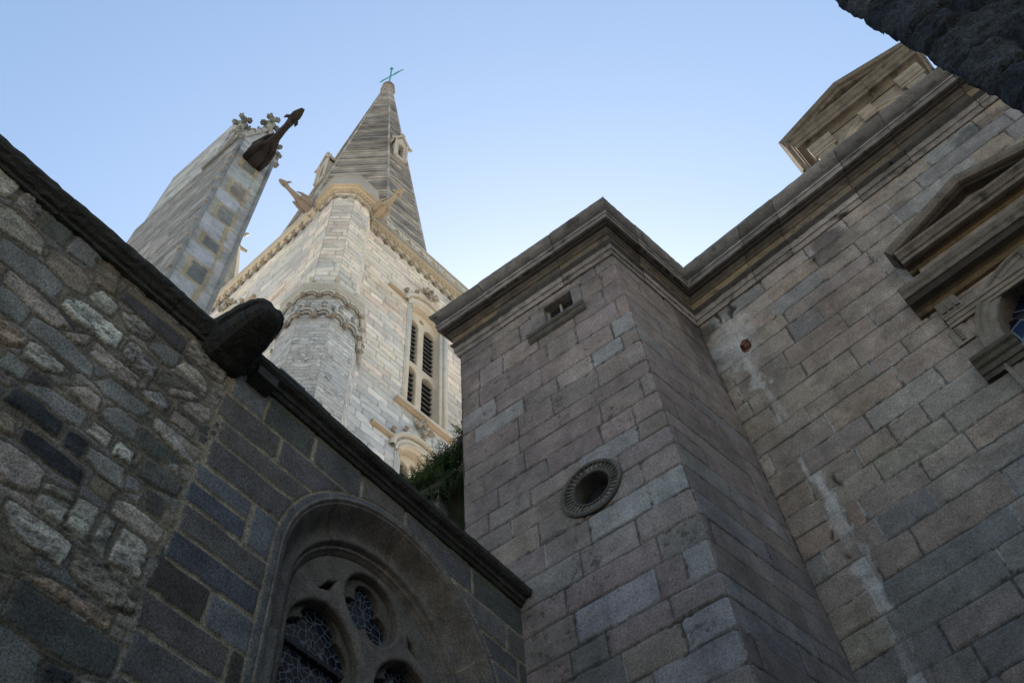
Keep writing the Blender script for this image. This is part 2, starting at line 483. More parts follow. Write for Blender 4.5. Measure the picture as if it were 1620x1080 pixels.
def plate(name, F, outline, holes, o_front, thick, bevel, mat, parent, col=(1, 1, 1), smooth=False, res=2):
    """flat stone plate with openings, cut as a filled 2D curve, laid on frame F"""
    cu = bpy.data.curves.new(name, 'CURVE'); cu.dimensions = '2D'; cu.fill_mode = 'BOTH'
    for pts in [outline] + holes:
        sp = cu.splines.new('POLY'); sp.points.add(len(pts) - 1); sp.use_cyclic_u = True
        for p, q in zip(sp.points, pts): p.co = (q[0], q[1], 0, 1)
    cu.extrude = thick / 2 - bevel; cu.bevel_depth = bevel; cu.bevel_resolution = res; cu.offset = -bevel
    ob = bpy.data.objects.new('tmp', cu); COL.objects.link(ob)
    dg = bpy.context.evaluated_depsgraph_get()
    me = bpy.data.meshes.new_from_object(ob.evaluated_get(dg))
    bpy.data.objects.remove(ob); bpy.data.curves.remove(cu)
    me.name = name
    n = len(me.vertices); co = np.empty(n * 3); me.vertices.foreach_get('co', co); co = co.reshape(-1, 3)
    W = F.O[None] + co[:, :1] * F.U[None] + (co[:, 2:3] + o_front - thick / 2) * F.N[None]
    W[:, 2] = co[:, 1]
    me.vertices.foreach_set('co', W.astype(np.float32).ravel())
    if np.dot(np.cross(F.U, (0, 0, 1.0)), F.N) < 0: me.flip_normals()
    at = me.attributes.new('stone', 'FLOAT_COLOR', 'POINT')
    at.data.foreach_set('color', np.tile(np.array([*col, 1.0], np.float32), n))
    return link_mesh(name, me, mat, parent, smooth)
def ring_pts(cu, cz, ru, rz=None, n=40, a0=0, a1=360):
    rz = rz or ru
    return [(cu + ru * math.cos(R_(a0 + (a1 - a0) * k / n)), cz + rz * math.sin(R_(a0 + (a1 - a0) * k / n))) for k in range(n)]
def lancet_pts(cu, w, zb, zs, point=0.25, n=14):
    """closed outline of a pointed light: half width w, sill zb, spring zs"""
    R = w * (1 + point); p = w * point
    am = math.acos(p / R); pts = [(cu - w, zb)]
    right = [(cu - p + R * math.cos(am * k / n), zs + R * math.sin(am * k / n)) for k in range(n + 1)]
    left = [(cu + p - R * math.cos(am * (1 - k / n)), zs + R * math.sin(am * (1 - k / n))) for k in range(1, n + 1)]
    return [(cu - w, zb), (cu + w, zb)] + right + left
def quad_uv(name, F, pts, o, mat, parent):
    """flat pane with UV in metres"""
    me = bpy.data.meshes.new(name)
    me.from_pydata([tuple(F.P(u, z, o)) for u, z in pts], [], [tuple(range(len(pts)))])
    uv = me.uv_layers.new(name='UVMap')
    for li, l in enumerate(me.loops): uv.data[li].uv = pts[l.vertex_index]
    me.validate()
    # thickness is given by a second sheet behind
    ob = link_mesh(name, me, mat, parent)
    so = ob.modifiers.new('thickness', 'SOLIDIFY'); so.thickness = 0.012; so.offset = 0
    return ob
RUBBLE = [
 ('w', [(-0.215,8.614),(-0.082,8.331),(0.028,8.439),(0.032,8.654),(-0.104,8.688)]),
 ('r', [(0.068,8.638),(0.092,8.378),(0.262,8.387),(0.266,8.551),(0.139,8.668)]),
 ('p', [(-0.034,8.284),(0.082,8.037),(0.45,8.121),(0.404,8.326),(0.265,8.336),(0.097,8.347)]),
 ('q', [(0.304,8.619),(0.312,8.388),(0.535,8.384),(0.527,8.657)]),
 ('g', [(0.185,7.999),(0.209,7.764),(0.478,7.77),(0.689,7.79),(0.694,8.008),(0.508,8.048)]),
 ('b', [(0.475,8.278),(0.5,8.087),(0.708,8.029),(0.854,8.074),(0.841,8.293),(0.718,8.336)]),
 ('g', [(0.558,8.375),(0.788,8.407),(0.795,8.623),(0.559,8.662)]),
 ('b', [(0.821,8.422),(0.866,8.278),(1.034,8.332),(1.017,8.464)]),
 ('p', [(0.358,7.751),(0.362,7.597),(0.615,7.535),(0.799,7.548),(0.908,7.648),(0.758,7.732)]),
 ('g', [(0.326,7.514),(0.421,7.31),(0.628,7.336),(0.619,7.526),(0.438,7.556)]),
 ('W', [(0.749,7.797),(0.894,7.749),(1.038,7.758),(1.248,7.772),(1.224,7.985),(0.912,8.009),(0.76,7.947)]),
 ('w', [(0.867,8.126),(0.951,8.031),(1.089,8.075),(1.102,8.257),(0.925,8.278)]),
 ('d', [(1.073,8.352),(1.466,8.299),(1.695,8.297),(1.698,8.489),(1.29,8.484),(1.078,8.464)]),
 ('b', [(1.081,8.486),(1.694,8.501),(1.714,8.585),(1.103,8.599)]),
 ('r', [(1.118,8.212),(1.253,8.085),(1.409,8.128),(1.452,8.28),(1.243,8.316)]),
 ('g', [(1.435,8.082),(1.59,8.043),(1.675,8.069),(1.714,8.288),(1.555,8.251),(1.452,8.183)]),
 ('p', [(1.649,8.022),(2.008,8.094),(1.999,8.205),(1.905,8.266),(1.744,8.261)]),
 ('R', [(1.288,7.793),(1.562,7.758),(1.575,7.964),(1.467,7.984),(1.291,7.977)]),
 ('p', [(1.087,7.558),(1.308,7.531),(1.496,7.569),(1.489,7.715),(1.334,7.718),(1.089,7.72)]),
 ('g', [(0.655,7.502),(0.657,7.346),(0.768,7.338),(1.002,7.328),(1.18,7.34),(1.168,7.489),(0.964,7.531),(0.803,7.539)]),
 ('w', [(0.724,7.267),(0.735,7.095),(0.897,7.097),(1.013,7.196),(1.009,7.27),(0.852,7.279)]),
 ('t', [(0.446,7.259),(0.52,7.099),(0.635,7.087),(0.707,7.178),(0.703,7.268),(0.568,7.27)]),
 ('p', [(0.86,7.57),(0.964,7.531),(1.056,7.591),(1.045,7.738)]),
 ('g', [(0.634,6.857),(0.818,6.892),(0.825,7.037),(0.659,7.052)]),
 ('r', [(1.719,8.343),(2.014,8.315),(2.116,8.355),(2.124,8.591),(1.737,8.581)]),
 ('k', [(0.793,6.651),(1.069,6.656),(1.178,6.658),(1.177,6.816),(0.963,6.829),(0.803,6.803)]),
 ('k', [(0.99,6.573),(0.999,6.453),(1.25,6.43),(1.45,6.438),(1.442,6.571),(1.344,6.584),(1.118,6.596)]),
 ('k', [(1.215,6.803),(1.226,6.64),(1.382,6.631),(1.382,6.82)]),
 ('g', [(0.856,6.912),(0.858,6.854),(1.126,6.842),(1.286,6.872),(1.282,7.034),(1.01,7.003)]),
 ('p', [(1.064,7.114),(1.108,7.088),(1.259,7.071),(1.337,7.093),(1.318,7.236),(1.203,7.261)]),
 ('s', [(1.202,7.353),(1.323,7.293),(1.609,7.336),(1.68,7.491),(1.506,7.499),(1.296,7.489)]),
 ('s', [(1.366,7.2),(1.374,7.109),(1.521,7.069),(1.645,7.099),(1.621,7.272),(1.44,7.294)]),
 ('w', [(1.326,6.878),(1.498,6.869),(1.505,7.016),(1.332,7.015)]),
 ('W', [(1.53,6.854),(1.707,6.868),(1.685,7.008),(1.553,7.005)]),
 ('s', [(1.399,6.67),(1.538,6.63),(1.714,6.628),(1.69,6.818),(1.576,6.821),(1.409,6.791)]),
 ('g', [(1.696,6.813),(1.722,6.641),(1.826,6.703),(1.817,6.793)]),
 ('q', [(1.661,7.103),(1.789,7.076),(1.978,7.128),(2.015,7.224),(1.907,7.265),(1.661,7.238)]),
 ('q', [(1.751,6.843),(1.913,6.838),(2.09,6.886),(2.097,7.017),(1.916,7.057),(1.761,7.024)]),
 ('p', [(0.86,6.373),(0.984,6.107),(1.096,6.107),(1.251,6.182),(1.23,6.37),(1.14,6.386),(1.006,6.387)]),
 ('b', [(0.779,6.546),(0.84,6.416),(0.963,6.449),(0.941,6.565),(0.873,6.582)]),
 ('w', [(1.261,6.192),(1.27,6.086),(1.462,6.085),(1.464,6.266),(1.329,6.243)]),
 ('w', [(1.254,6.243),(1.331,6.255),(1.459,6.277),(1.466,6.377),(1.266,6.303)]),
 ('w', [(1.467,6.09),(1.631,6.076),(1.627,6.371),(1.472,6.362)]),
 ('w', [(1.659,6.084),(1.778,6.054),(1.771,6.223),(1.761,6.359),(1.676,6.369)]),
 ('p', [(1.695,6.543),(1.7,6.405),(1.931,6.394),(2.077,6.391),(2.09,6.566),(1.823,6.584)]),
 ('w', [(1.799,6.061),(2.041,6.074),(2.034,6.313),(2.007,6.369),(1.815,6.37)]),
 ('w', [(1.117,5.969),(1.235,5.832),(1.566,5.814),(1.582,5.882),(1.578,6.01),(1.523,6.027),(1.235,6.036),(1.126,6.027)]),
 ('r', [(1.603,6.012),(1.614,5.838),(1.692,5.789),(1.892,5.771),(2.073,5.818),(2.084,5.961),(1.952,6.029),(1.789,6.045)]),
 ('t', [(1.366,5.647),(1.451,5.623),(1.838,5.621),(1.969,5.625),(1.98,5.736),(1.773,5.734),(1.529,5.715)]),
 ('w', [(1.459,5.621),(1.515,5.601),(1.888,5.585),(1.958,5.594),(1.903,5.603),(1.724,5.619),(1.573,5.627)]),
 ('q', [(1.395,5.581),(1.404,5.331),(1.694,5.292),(1.912,5.305),(2.077,5.352),(2.094,5.464),(2.078,5.59),(1.646,5.586)]),
 ('b', [(1.244,5.552),(1.33,5.366),(1.386,5.512),(1.362,5.596)]),
 ('g', [(1.369,5.285),(1.513,4.976),(1.636,4.987),(1.702,5.092),(1.68,5.248),(1.499,5.29)]),
 ('k', [(1.72,5.246),(1.724,5.1),(1.897,5.206),(1.886,5.268)]),
 ('p', [(1.811,7.538),(1.96,7.537),(2.04,7.54),(2.031,7.677),(1.82,7.67)]),
 ('p', [(1.852,7.761),(1.932,7.736),(2.065,7.74),(2.121,7.841),(2.099,7.96),(1.984,7.95),(1.902,7.872)]),
 ('p', [(1.732,7.854),(1.737,7.773),(1.899,7.883),(2.015,7.991),(1.873,7.97)]),
 ('w', [(1.721,7.339),(1.901,7.284),(2.113,7.257),(2.101,7.332),(1.728,7.463)]),
 ('p', [(1.735,7.471),(1.888,7.385),(2.111,7.33),(2.141,7.472)]),
 ('d', [(2.073,7.64),(2.077,7.552),(2.15,7.547),(2.174,7.65)]),
 ('d', [(2.155,7.835),(2.203,7.816),(2.219,7.875),(2.168,7.905)]),
 ('d', [(2.145,7.715),(2.19,7.706),(2.206,7.764),(2.161,7.772)]),
 ('R', [(1.52,7.597),(1.609,7.533),(1.762,7.539),(1.778,7.707),(1.65,7.703)]),
 ('w', [(1.939,7.162),(1.942,7.093),(2.032,7.073),(2.019,7.18)]),
 ('d', [(1.853,6.804),(1.879,6.623),(2.027,6.626),(2.03,6.756),(2.004,6.809)]),
 ('d', [(2.059,7.11),(2.063,7.067),(2.112,7.078)]),
]
# ================================================================== GROUND
g = MB()
n = 24
gx = np.concatenate([-np.geomspace(1500, 8, 12), np.geomspace(8, 1500, 12)])
GX, GY = np.meshgrid(gx, gx)
ids = np.arange(n * n).reshape(n, n)
g.add(np.stack([GX, GY, 0 * GX], -1).reshape(-1, 3), np.stack([ids[:-1, :-1], ids[:-1, 1:], ids[1:, 1:], ids[1:, :-1]], -1).reshape(-1, 4).tolist())
o = g.build('ground', M_GROUND); o['kind'] = 'structure'

# ================================================================== CHAPEL (left)
chapel = thing('chapel', 'low dark chapel at lower left with rubble and ashlar wall and traceried arched window', 'chapel', tuple(FL.P(2.8, 0, 0)))
PALL = dict(w=(0.25, 0.235, 0.215), W=(0.30, 0.29, 0.27), r=(0.155, 0.14, 0.125), R=(0.20, 0.195, 0.19), p=(0.21, 0.185, 0.165), q=(0.068, 0.070, 0.064),
            g=(0.135, 0.132, 0.13), b=(0.15, 0.128, 0.10), d=(0.05, 0.047, 0.048), s=(0.142, 0.138, 0.136), t=(0.21, 0.155, 0.12), k=(0.026, 0.028, 0.032))
PALL = {k: tuple(x * y for x, y in zip(v, (1.52, 1.42, 1.31))) for k, v in PALL.items()} if 1 else {k: tuple(x * 1.3 for x in v) for k, v in PALL.items()}
ROU = dict(w=0.75, W=1.0, r=1.0, R=1.0, p=0.5, q=0.15, g=0.12, b=0.3, d=0.15, s=0.2, t=0.8, k=0.3)
stL = []
# small packing stones, laid first; the large measured stones are set over them
zz = 8.72
while zz > 5.3:
    hgt = random.uniform(0.13, 0.24); uu = -0.75
    while uu < 2.12:
        wd = random.uniform(0.14, 0.42)
        k_ = random.choice('grbbrgdpsq')
        stL.append(rect_stone(uu, min(uu + wd - 0.022, 2.14), zz - hgt + 0.022, zz, jit(tuple(0.85 * x for x in PALL[k_])), ROU[k_] * .6, -0.004, 0.02))
        uu += wd
    zz -= hgt
for c_, P_ in RUBBLE:
    P_ = np.array(P_); m_ = P_.mean(0)
    P_ = m_ + (P_ - m_) * 1.01
    stL.append(dict(p=[tuple(q) for q in P_], c=jit(PALL[c_], 0.12), r=ROU[c_], h=random.uniform(-0.004, 0.008), over=1))
# filler rubble outside the part that was measured
zz = 5.43
while zz > -0.2:
    hgt = random.uniform(0.2, 0.36)
    uu = -9.0
    while uu < 2.1:
        wd = random.uniform(0.25, 0.7)
        k_ = random.choice('wprggbqsdk')
        stL.append(rect_stone(uu, min(uu + wd - 0.03, 2.13), zz - hgt + 0.03, zz, jit(PALL[k_]), ROU[k_] * .4, 0.0, 0.015))
        uu += wd
    zz -= hgt
zz = 8.7
while zz > 5.75:
    hgt = random.uniform(0.2, 0.36); uu = -9.0
    while uu < -0.5:
        wd = min(random.uniform(0.25, 0.7), -0.25 - uu)
        k_ = random.choice('wprggbqsdk')
        stL.append(rect_stone(uu, uu + wd - 0.03, zz - hgt + 0.03, zz, jit(PALL[k_]), ROU[k_], 0.0, 0.015)); uu += wd
    zz -= hgt
DK = [(0.118, 0.106, 0.102), (0.138, 0.124, 0.12), (0.112, 0.104, 0.105), (0.125, 0.106, 0.096)]
BL = (0.142, 0.138, 0.145); NV = (0.082, 0.080, 0.090); BR = (0.075, 0.061, 0.052); GRN = (0.09, 0.09, 0.08)
rowsz = [8.72, 8.305, 7.965, 7.70, 7.375, 6.92, 6.635, 6.37, 6.055, 5.76, 5.42, 5.08, 4.72, 4.36, 4.0, 3.6, 3.2, 2.8, 2.4, 2.0, 1.6, 1.2, 0.8, 0.4, 0.0]
AE = [(2.20, 2.565, BL), (2.565, 3.128, GRN), (3.128, 3.72, DK[0]), (3.72, 4.30, DK[3]), (4.30, 5.258, DK[2]), (5.258, 6.4, GRN)]
AR = {0: AE,
      1: [(2.14, 2.787, DK[3]), (2.787, 3.55, DK[0]), (4.95, 5.75, DK[1]), (5.75, 6.4, DK[3])],
      2: [(2.20, 3.3, DK[3]), (5.2, 5.9, DK[2]), (5.9, 6.4, GRN)],
      3: [(2.18, 3.2, DK[0]), (5.4, 6.0, DK[1]), (6.0, 6.4, DK[0])],
      4: [(2.676, 3.1, (0.15, 0.146, 0.15)), (5.5, 6.4, DK[0])],
      5: [(2.14, 3.02, DK[3]), (5.5, 6.1, BL), (6.1, 6.4, DK[0])],
      6: [(2.12, 2.92, NV), (5.55, 6.4, DK[0])],
      7: [(2.07, 2.543, BR), (2.543, 3.0, BL), (5.55, 6.0, DK[3]), (6.0, 6.4, DK[0])],
      8: [(2.08, 2.786, DK[3]), (2.786, 2.95, BR), (5.55, 6.4, DK[1])]}
gp = 0.013
for i in range(len(rowsz) - 1):
    zb, za = rowsz[i], rowsz[i + 1]
    if i in AR:
        for (a, b, c_) in AR[i]: stL.append(rect_stone(a + gp, b - gp, za + gp, zb - gp, jit(c_, 0.08), 0.06, random.uniform(-.003, .003), 0.006))
    else:
        uu = 2.1
        while uu < 6.3:
            wd = random.uniform(0.5, 1.0)
            if not (2.6 < uu and uu + wd < 6.0): stL.append(rect_stone(uu + gp, uu + wd - gp, za + gp, zb - gp, jit(random.choice(DK)), 0.06))
            uu += wd
stL.append(rect_stone(2.14, 2.663, 7.165, 7.362, jit(BL), 0.06)); stL.append(rect_stone(2.13, 2.663, 6.935, 7.14, jit((0.095, 0.095, 0.11)), 0.06))
# little pinnings in the wide mortar
AC, AZ, ARAD = 4.27, 7.13, 1.285
def arch_in(u, z, r, zb=3.6): return ((np.hypot(u - AC, z - AZ) < r) & (z >= AZ)) | ((np.abs(u - AC) < r) & (z < AZ) & (z > zb))
MORT = (0.115, 0.090, 0.064)
def postL(U, Z, H, C):
    mo = (sstep(-0.003, -0.009, H) * (Z > 5.0))[..., None]
    tn = (sstep(2.0, 2.2, U + 0.06 * fbm(U * 5, Z * 5, 93, 2)))[..., None]
    pm = np.array((0.135, 0.110, 0.082)) * (1 - tn) + np.array((0.27, 0.222, 0.16)) * tn
    C[:] = C * (1 - mo) + pm * (1 + 0.45 * fbm(U * 11, Z * 11, 94, 3))[..., None] * mo
    soot(U, Z, C, 170, .2)
    # pale pointed joint that follows the arch
    d = np.where(Z >= AZ, np.hypot(U - AC, Z - AZ), np.abs(U - AC)) - (ARAD + 0.065)
    m = sstep(0.016, 0.006, np.abs(d)) * (Z > 4)
    m2 = (d < -0.0) & (Z > 4)
    vo = sstep(0.006, 0.0, np.abs(d + 0.04))
    C[:] = C * (1 - m[..., None]) + np.array((0.27, 0.215, 0.15)) * m[..., None]
    ang = np.arctan2(Z - AZ, U - AC)
    vc = np.array((0.13, 0.122, 0.122)) * (1 + 0.25 * fbm(U * 9, Z * 9, 77, 2))[..., None]
    C[:] = np.where((m2 & (m < 0.3))[..., None], vc, C)
    H = np.where(m2, 0.0 + 0.002 * fbm(U * 30, Z * 30, 5, 2), H)
    H = H - 0.012 * m
    # lighter new mortar in the ashlar, darker green staining in the rubble joints
    t = (sstep(2.25, 2.4, U) * sstep(8.62, 8.69, Z + 0.04 * fbm(U * 6, Z * 6, 91, 3)))[..., None]
    C[:] = C * (1 - 0.8 * t) + np.array((0.11, 0.10, 0.05)) * 0.8 * t
    return H, C
mb = MB()
hl = lambda u, z: arch_in(u, z, ARAD)
wall_grid(mb, FL, -0.7, 6.42, 5.2, 8.74, 0.0125, stL, MORT, 0.012, 0.010, 0.005, hl, 3, postL, rnd=0.003, chip=.045)
wall_grid(mb, FL, -9.0, -0.7, 0.0, 8.74, 0.05, stL, MORT, 0.014, 0.03, 0.007, None, 3)
wall_grid(mb, FL, -0.7, 6.42, 0.0, 5.2, 0.04, stL, MORT, 0.014, 0.03, 0.007, hl, 3)
mb.build('wall', M_LWALL, chapel, True)
# coping
cop = MB()
prof = [(-0.25, 8.70), (0.0, 8.64), (0.03, 8.645), (0.04, 8.675), (0.07, 8.685), (0.095, 8.71), (0.125, 8.73), (0.142, 8.76), (0.145, 8.795), (0.125, 8.82), (0.09, 8.835), (-0.55, 8.97)]
def onw(F, u): return F.P(u, 0)[:2]
nL = FL.N[:2]
sweep(cop, [onw(FL, -9.0), onw(FL, 2.26)], [nL, nL], prof, block=0.95, gap=0.008, jitter=0.006, nz=0.0045, seg=0.05, seed=4)
prof2 = [(-0.25, 8.75), (0.0, 8.70), (0.02, 8.70), (0.045, 8.735), (0.06, 8.735), (0.075, 8.77), (0.12, 8.785), (0.15, 8.81), (0.16, 8.85), (0.14, 8.88), (0.09, 8.89), (-0.55, 9.02)]
sweep(cop, [onw(FL, 2.28), onw(FL, 6.20)], [nL, nL], prof2, block=0.95, gap=0.006, jitter=0.003, nz=0.0025, seg=0.05, seed=5)
core = [(o - .012, z) for o, z in prof]; sweep(cop, [onw(FL, -9.0), onw(FL, 2.27)], [nL, nL], core, seg=.5)
core = [(o - .012, z) for o, z in prof2]; sweep(cop, [onw(FL, 2.27), onw(FL, 6.18)], [nL, nL], core, seg=.5)
cop.build('coping', M_COPING, chapel, False)
rf = MB()
rf.add([FL.P(-9, 8.9, -0.3), FL.P(6.5, 8.9, -0.3), FL.P(6.5, 9.4, -3.4), FL.P(-9, 9.4, -3.4)], [(0, 1, 2, 3)])
rf.add([FL.P(-9, 0, -3.4), FL.P(6.5, 0, -3.4), FL.P(6.5, 9.4, -3.4), FL.P(-9, 9.4, -3.4)], [(3, 2, 1, 0)])
rf.build('roof', M_LEADROOF, chapel)
lf = MB()
lf.box(FL.P(2.5, 8.885, 0.06), FL.U * 0.3, FL.N * 0.09, (0, 0, 0.025)); lf.box(FL.P(2.8, 8.892, 0.05), FL.U * 0.22, FL.N * 0.09, (0, 0, 0.02))
lf.build('lead_flashing', M_LEADROOF, chapel)
# gargoyle: a blunt weathered stone trough with a projecting lip
gg = MB(); secs = [(-0.15, 0.25, 8.50, 8.94), (0.04, 0.245, 8.51, 8.94), (0.12, 0.235, 8.54, 8.935), (0.2, 0.225, 8.575, 8.93), (0.28, 0.215, 8.60, 8.93), (0.36, 0.20, 8.635, 8.925), (0.44, 0.18, 8.67, 8.92), (0.50, 0.155, 8.70, 8.91), (0.545, 0.12, 8.735, 8.90), (0.57, 0.07, 8.765, 8.88)]
SH = [(-.55, 0), (-.2, -.03), (.2, -.03), (.55, 0), (.80, .16), (.90, .42), (.86, .56), (1.0, .62), (1.03, .82), (.92, 1.0), (.62, 1.0), (.5, .82), (0, .76), (-.5, .82), (-.62, 1.0), (-.92, 1.0), (-1.03, .82), (-1.0, .62), (-.86, .56), (-.90, .42), (-.80, .16)]
SHc = np.array(SH + SH[:1], float); sl_ = np.r_[0, np.cumsum(np.hypot(*np.diff(SHc, axis=0).T))]; nn = 72
tt = np.arange(nn) / nn * sl_[-1]; SX = np.interp(tt, sl_, SHc[:, 0]); SZ = np.interp(tt, sl_, SHc[:, 1])
SE = np.array(secs); oo = np.r_[np.linspace(-.15, .5, 34), np.linspace(.515, .57, 7)]
HW = np.interp(oo, SE[:, 0], SE[:, 1]); ZB = np.interp(oo, SE[:, 0], SE[:, 2]); ZT = np.interp(oo, SE[:, 0], SE[:, 3]); V = []
for i_, o_ in enumerate(oo):
    nz_ = 0.010 * fbm(SX * HW[i_] * 9 + 3 + SZ * 2, np.full(nn, o_ * 9.0), 400, 4) + 0.004 * fbm(SX * 14 + SZ * 9, np.full(nn, o_ * 40.0), 401, 2)
    groove = -0.007 * np.exp(-((o_ - .13) / .02) ** 2) - 0.004 * np.exp(-((o_ - .40) / .015) ** 2)
    f_ = 1 + (nz_ + groove) / .2
    for k in range(nn): V.append(FL.P(2.03 + 0.02 * o_ + HW[i_] * SX[k] * f_[k], (ZB[i_] + ZT[i_]) / 2 + (ZT[i_] - ZB[i_]) * (SZ[k] - .5) * f_[k], o_))
m_ = len(oo)
Fc = [(i * nn + k, i * nn + (k + 1) % nn, (i + 1) * nn + (k + 1) % nn, (i + 1) * nn + k) for i in range(m_ - 1) for k in range(nn)]
Fc += [((m_ - 1) * nn + k, (m_ - 1) * nn + (k + 1) % nn, m_ * nn) for k in range(nn)]
gg.add(V + [FL.P(2.04, 8.82, 0.58)], Fc)
go = gg.build('gargoyle', M_GARG, chapel, False)
ck = MB(); ck.box(FL.P(2.30, 8.60, 0.0), FL.U * 0.22, FL.N * 0.15, (0, 0, 0.12)); ck.build('corbel_stone', M_COPING, chapel)
# window
win = MB()
pth = arch_path(AC, AZ, ARAD, 3.6, 110)
def prof_hollow():
    p = [(0.0, 0.004), (0.0, 0.012), (0.028, 0.014), (0.034, 0.0), (0.05, -0.012), (0.056, -0.004)]
    for k in range(11):
        t = k / 10
        p.append((0.06 + 0.20 * t, -0.01 - 0.20 * (math.sin(t * math.pi / 2) ** 1.4) - 0.03 * math.sin(t * math.pi)))
    p += [(0.275, -0.20), (0.29, -0.205), (0.30, -0.225), (0.305, -0.27)]
    for k in range(6):
        a = math.pi * k / 5; p.append((0.325 - 0.018 * math.cos(a), -0.268 + 0.015 * math.sin(a)))
    p += [(0.35, -0.285), (0.375, -0.30), (0.385, -0.36), (0.385, -0.46)]
    return p
PH = prof_hollow()
rs = np.random.RandomState(3)
jl = [3.56 - 2.6, 3.56 - 1.9, 3.56 - 1.25, 3.56 - 0.55]
arcs = [0.42, 1.02, 1.13, 1.95, 2.06, 2.85, 3.5]
jl = jl + [3.56 + x for x in arcs] + [3.56 + 4.13 + x for x in (0.3, 0.9, 1.6, 2.3)]
cols_ = [jit((0.155, 0.132, 0.118), 0.22) for _ in range(40)]
def cf(s, a, o):
    s2 = s + 0.03 * math.sin(a * 18)
    d = min(abs(s2 - x) for x in jl); k = sum(1 for x in jl if s2 > x)
    c = cols_[k]
    return (0.25, 0.19, 0.125) if d < 0.008 else c
# resample the path finely so that the mortar joints are crisp
pu = np.array([[p[0], p[1], p[2][0], p[2][1]] for p in pth]); sl_ = np.r_[0, np.cumsum(np.hypot(*np.diff(pu[:, :2], axis=0).T))]
ss = np.arange(0, sl_[-1], 0.012)
pf = [(np.interp(s_, sl_, pu[:, 0]), np.interp(s_, sl_, pu[:, 1]), (np.interp(s_, sl_, pu[:, 2]), np.interp(s_, sl_, pu[:, 3]))) for s_ in ss]
arch_sweep(win, FL, pf, PH, cf)
wf = win.build('window', M_FRAME, chapel, True)
# tracery plate
ro = ARAD - 0.375
outl = [(AC - ro, 3.7), (AC + ro, 3.7)] + ring_pts(AC, AZ, ro, n=50, a0=0, a1=184)
def trefoil(cu, cz, r, rl, n=14, rot=90):
    pts = []
    for k in range(3):
        a = rot + 120 * k; c0 = (cu + r * math.cos(R_(a)), cz + r * math.sin(R_(a)))
        for j in range(n + 1):
            b = a - 118 + 236 * j / n
            pts.append((c0[0] + rl * math.cos(R_(b)), c0[1] + rl * math.sin(R_(b))))
    return pts
def trefoil_light(cu, w_, zb, zs):
    """lancet with a cusped round head"""
    pts = [(cu - w_, zb), (cu + w_, zb)]
    for j in range(11): a = -35 + 118 * j / 10; pts.append((cu + w_ * 0.46 + w_ * 0.54 * math.cos(R_(a)), zs + w_ * 0.54 * math.sin(R_(a)) * 1.0 + 0.05))
    for j in range(13): a = 8 + 164 * j / 12; pts.append((cu + w_ * 0.60 * math.cos(R_(a)), zs + w_ * 0.62 + w_ * 0.62 * math.sin(R_(a)) + 0.04))
    for j in range(11): a = 97 + 118 * j / 10; pts.append((cu - w_ * 0.46 + w_ * 0.54 * math.cos(R_(a)), zs + w_ * 0.54 * math.sin(R_(a)) + 0.05))
    return pts
LW = 0.385
h1 = lancet_pts(AC - 0.48, LW, 3.9, 6.88, 0.22); h2 = lancet_pts(AC + 0.48, LW, 3.9, 6.88, 0.22)
sp1 = [(AC - 0.60, 7.44), (AC - 0.47, 7.50), (AC - 0.44, 7.62), (AC - 0.52, 7.57)]
sp2 = [(2 * AC - u_, z_) for u_, z_ in sp1][::-1]
eye = ring_pts(AC, 7.63, 0.325, 0.345, n=36)
tr = plate('tracery', FL, outl, [h1, h2, eye, sp1, sp2], -0.30, 0.10, 0.03, M_FRAME, wf, (0.155, 0.13, 0.112))
h1b = trefoil_light(AC - 0.48, LW - 0.045, 3.95, 6.88); h2b = trefoil_light(AC + 0.48, LW - 0.045, 3.95, 6.88)
outl2 = [(AC - ro - .02, 3.7), (AC + ro + .02, 3.7)] + ring_pts(AC, AZ, ro + .02, n=50, a0=0, a1=184)
plate('cusping', FL, outl2, [h1b, h2b, trefoil(AC, 7.62, 0.155, 0.148), sp1, sp2], -0.385, 0.07, 0.015, M_FRAME, wf, (0.12, 0.10, 0.085))
G_LEAD = glass_mat('leaded_dark_glass', 14.0, tint=(0.010, 0.014, 0.026), lead=(0.11, 0.125, 0.15), width=0.035)
quad_uv('glass', FL, [(AC - 1.0, 3.7), (AC + 1.0, 3.7)] + ring_pts(AC, AZ, 1.0, n=30, a0=0, a1=181), -0.45, G_LEAD, wf)
for zc in (6.83, 6.3, 5.7, 5.1, 4.5):
    for s_ in (-1, 1):
        sbm = MB(); sbm.box(FL.P(AC + (-0.9 if s_ < 0 else 0.03), zc, -0.44), FL.U * 0.87, FL.N * 0.045, (0, 0, 0.045))
        for k in range(6): sbm.tube([FL.P(AC + s_ * 0.48 - 0.3 + 0.11 * k, zc + 0.01, -0.39), FL.P(AC + s_ * 0.48 - 0.29 + 0.11 * k + random.uniform(-.01, .02), zc - 0.03, -0.385)], 0.004, 5, c=None)
        sbm.build('saddle_bar', M_IRON, wf)
sill = MB(); bar_on(sill, FL, AC - 1.4, 3.6, AC + 1.4, 3.6, [(-0.5, 0.1), (0.0, 0.0), (0.08, -0.02), (0.08, -0.12), (0.0, -0.16), (-0.5, -0.16)], (0.085, 0.08, 0.078))
sill.build('sill', M_FRAME, wf)
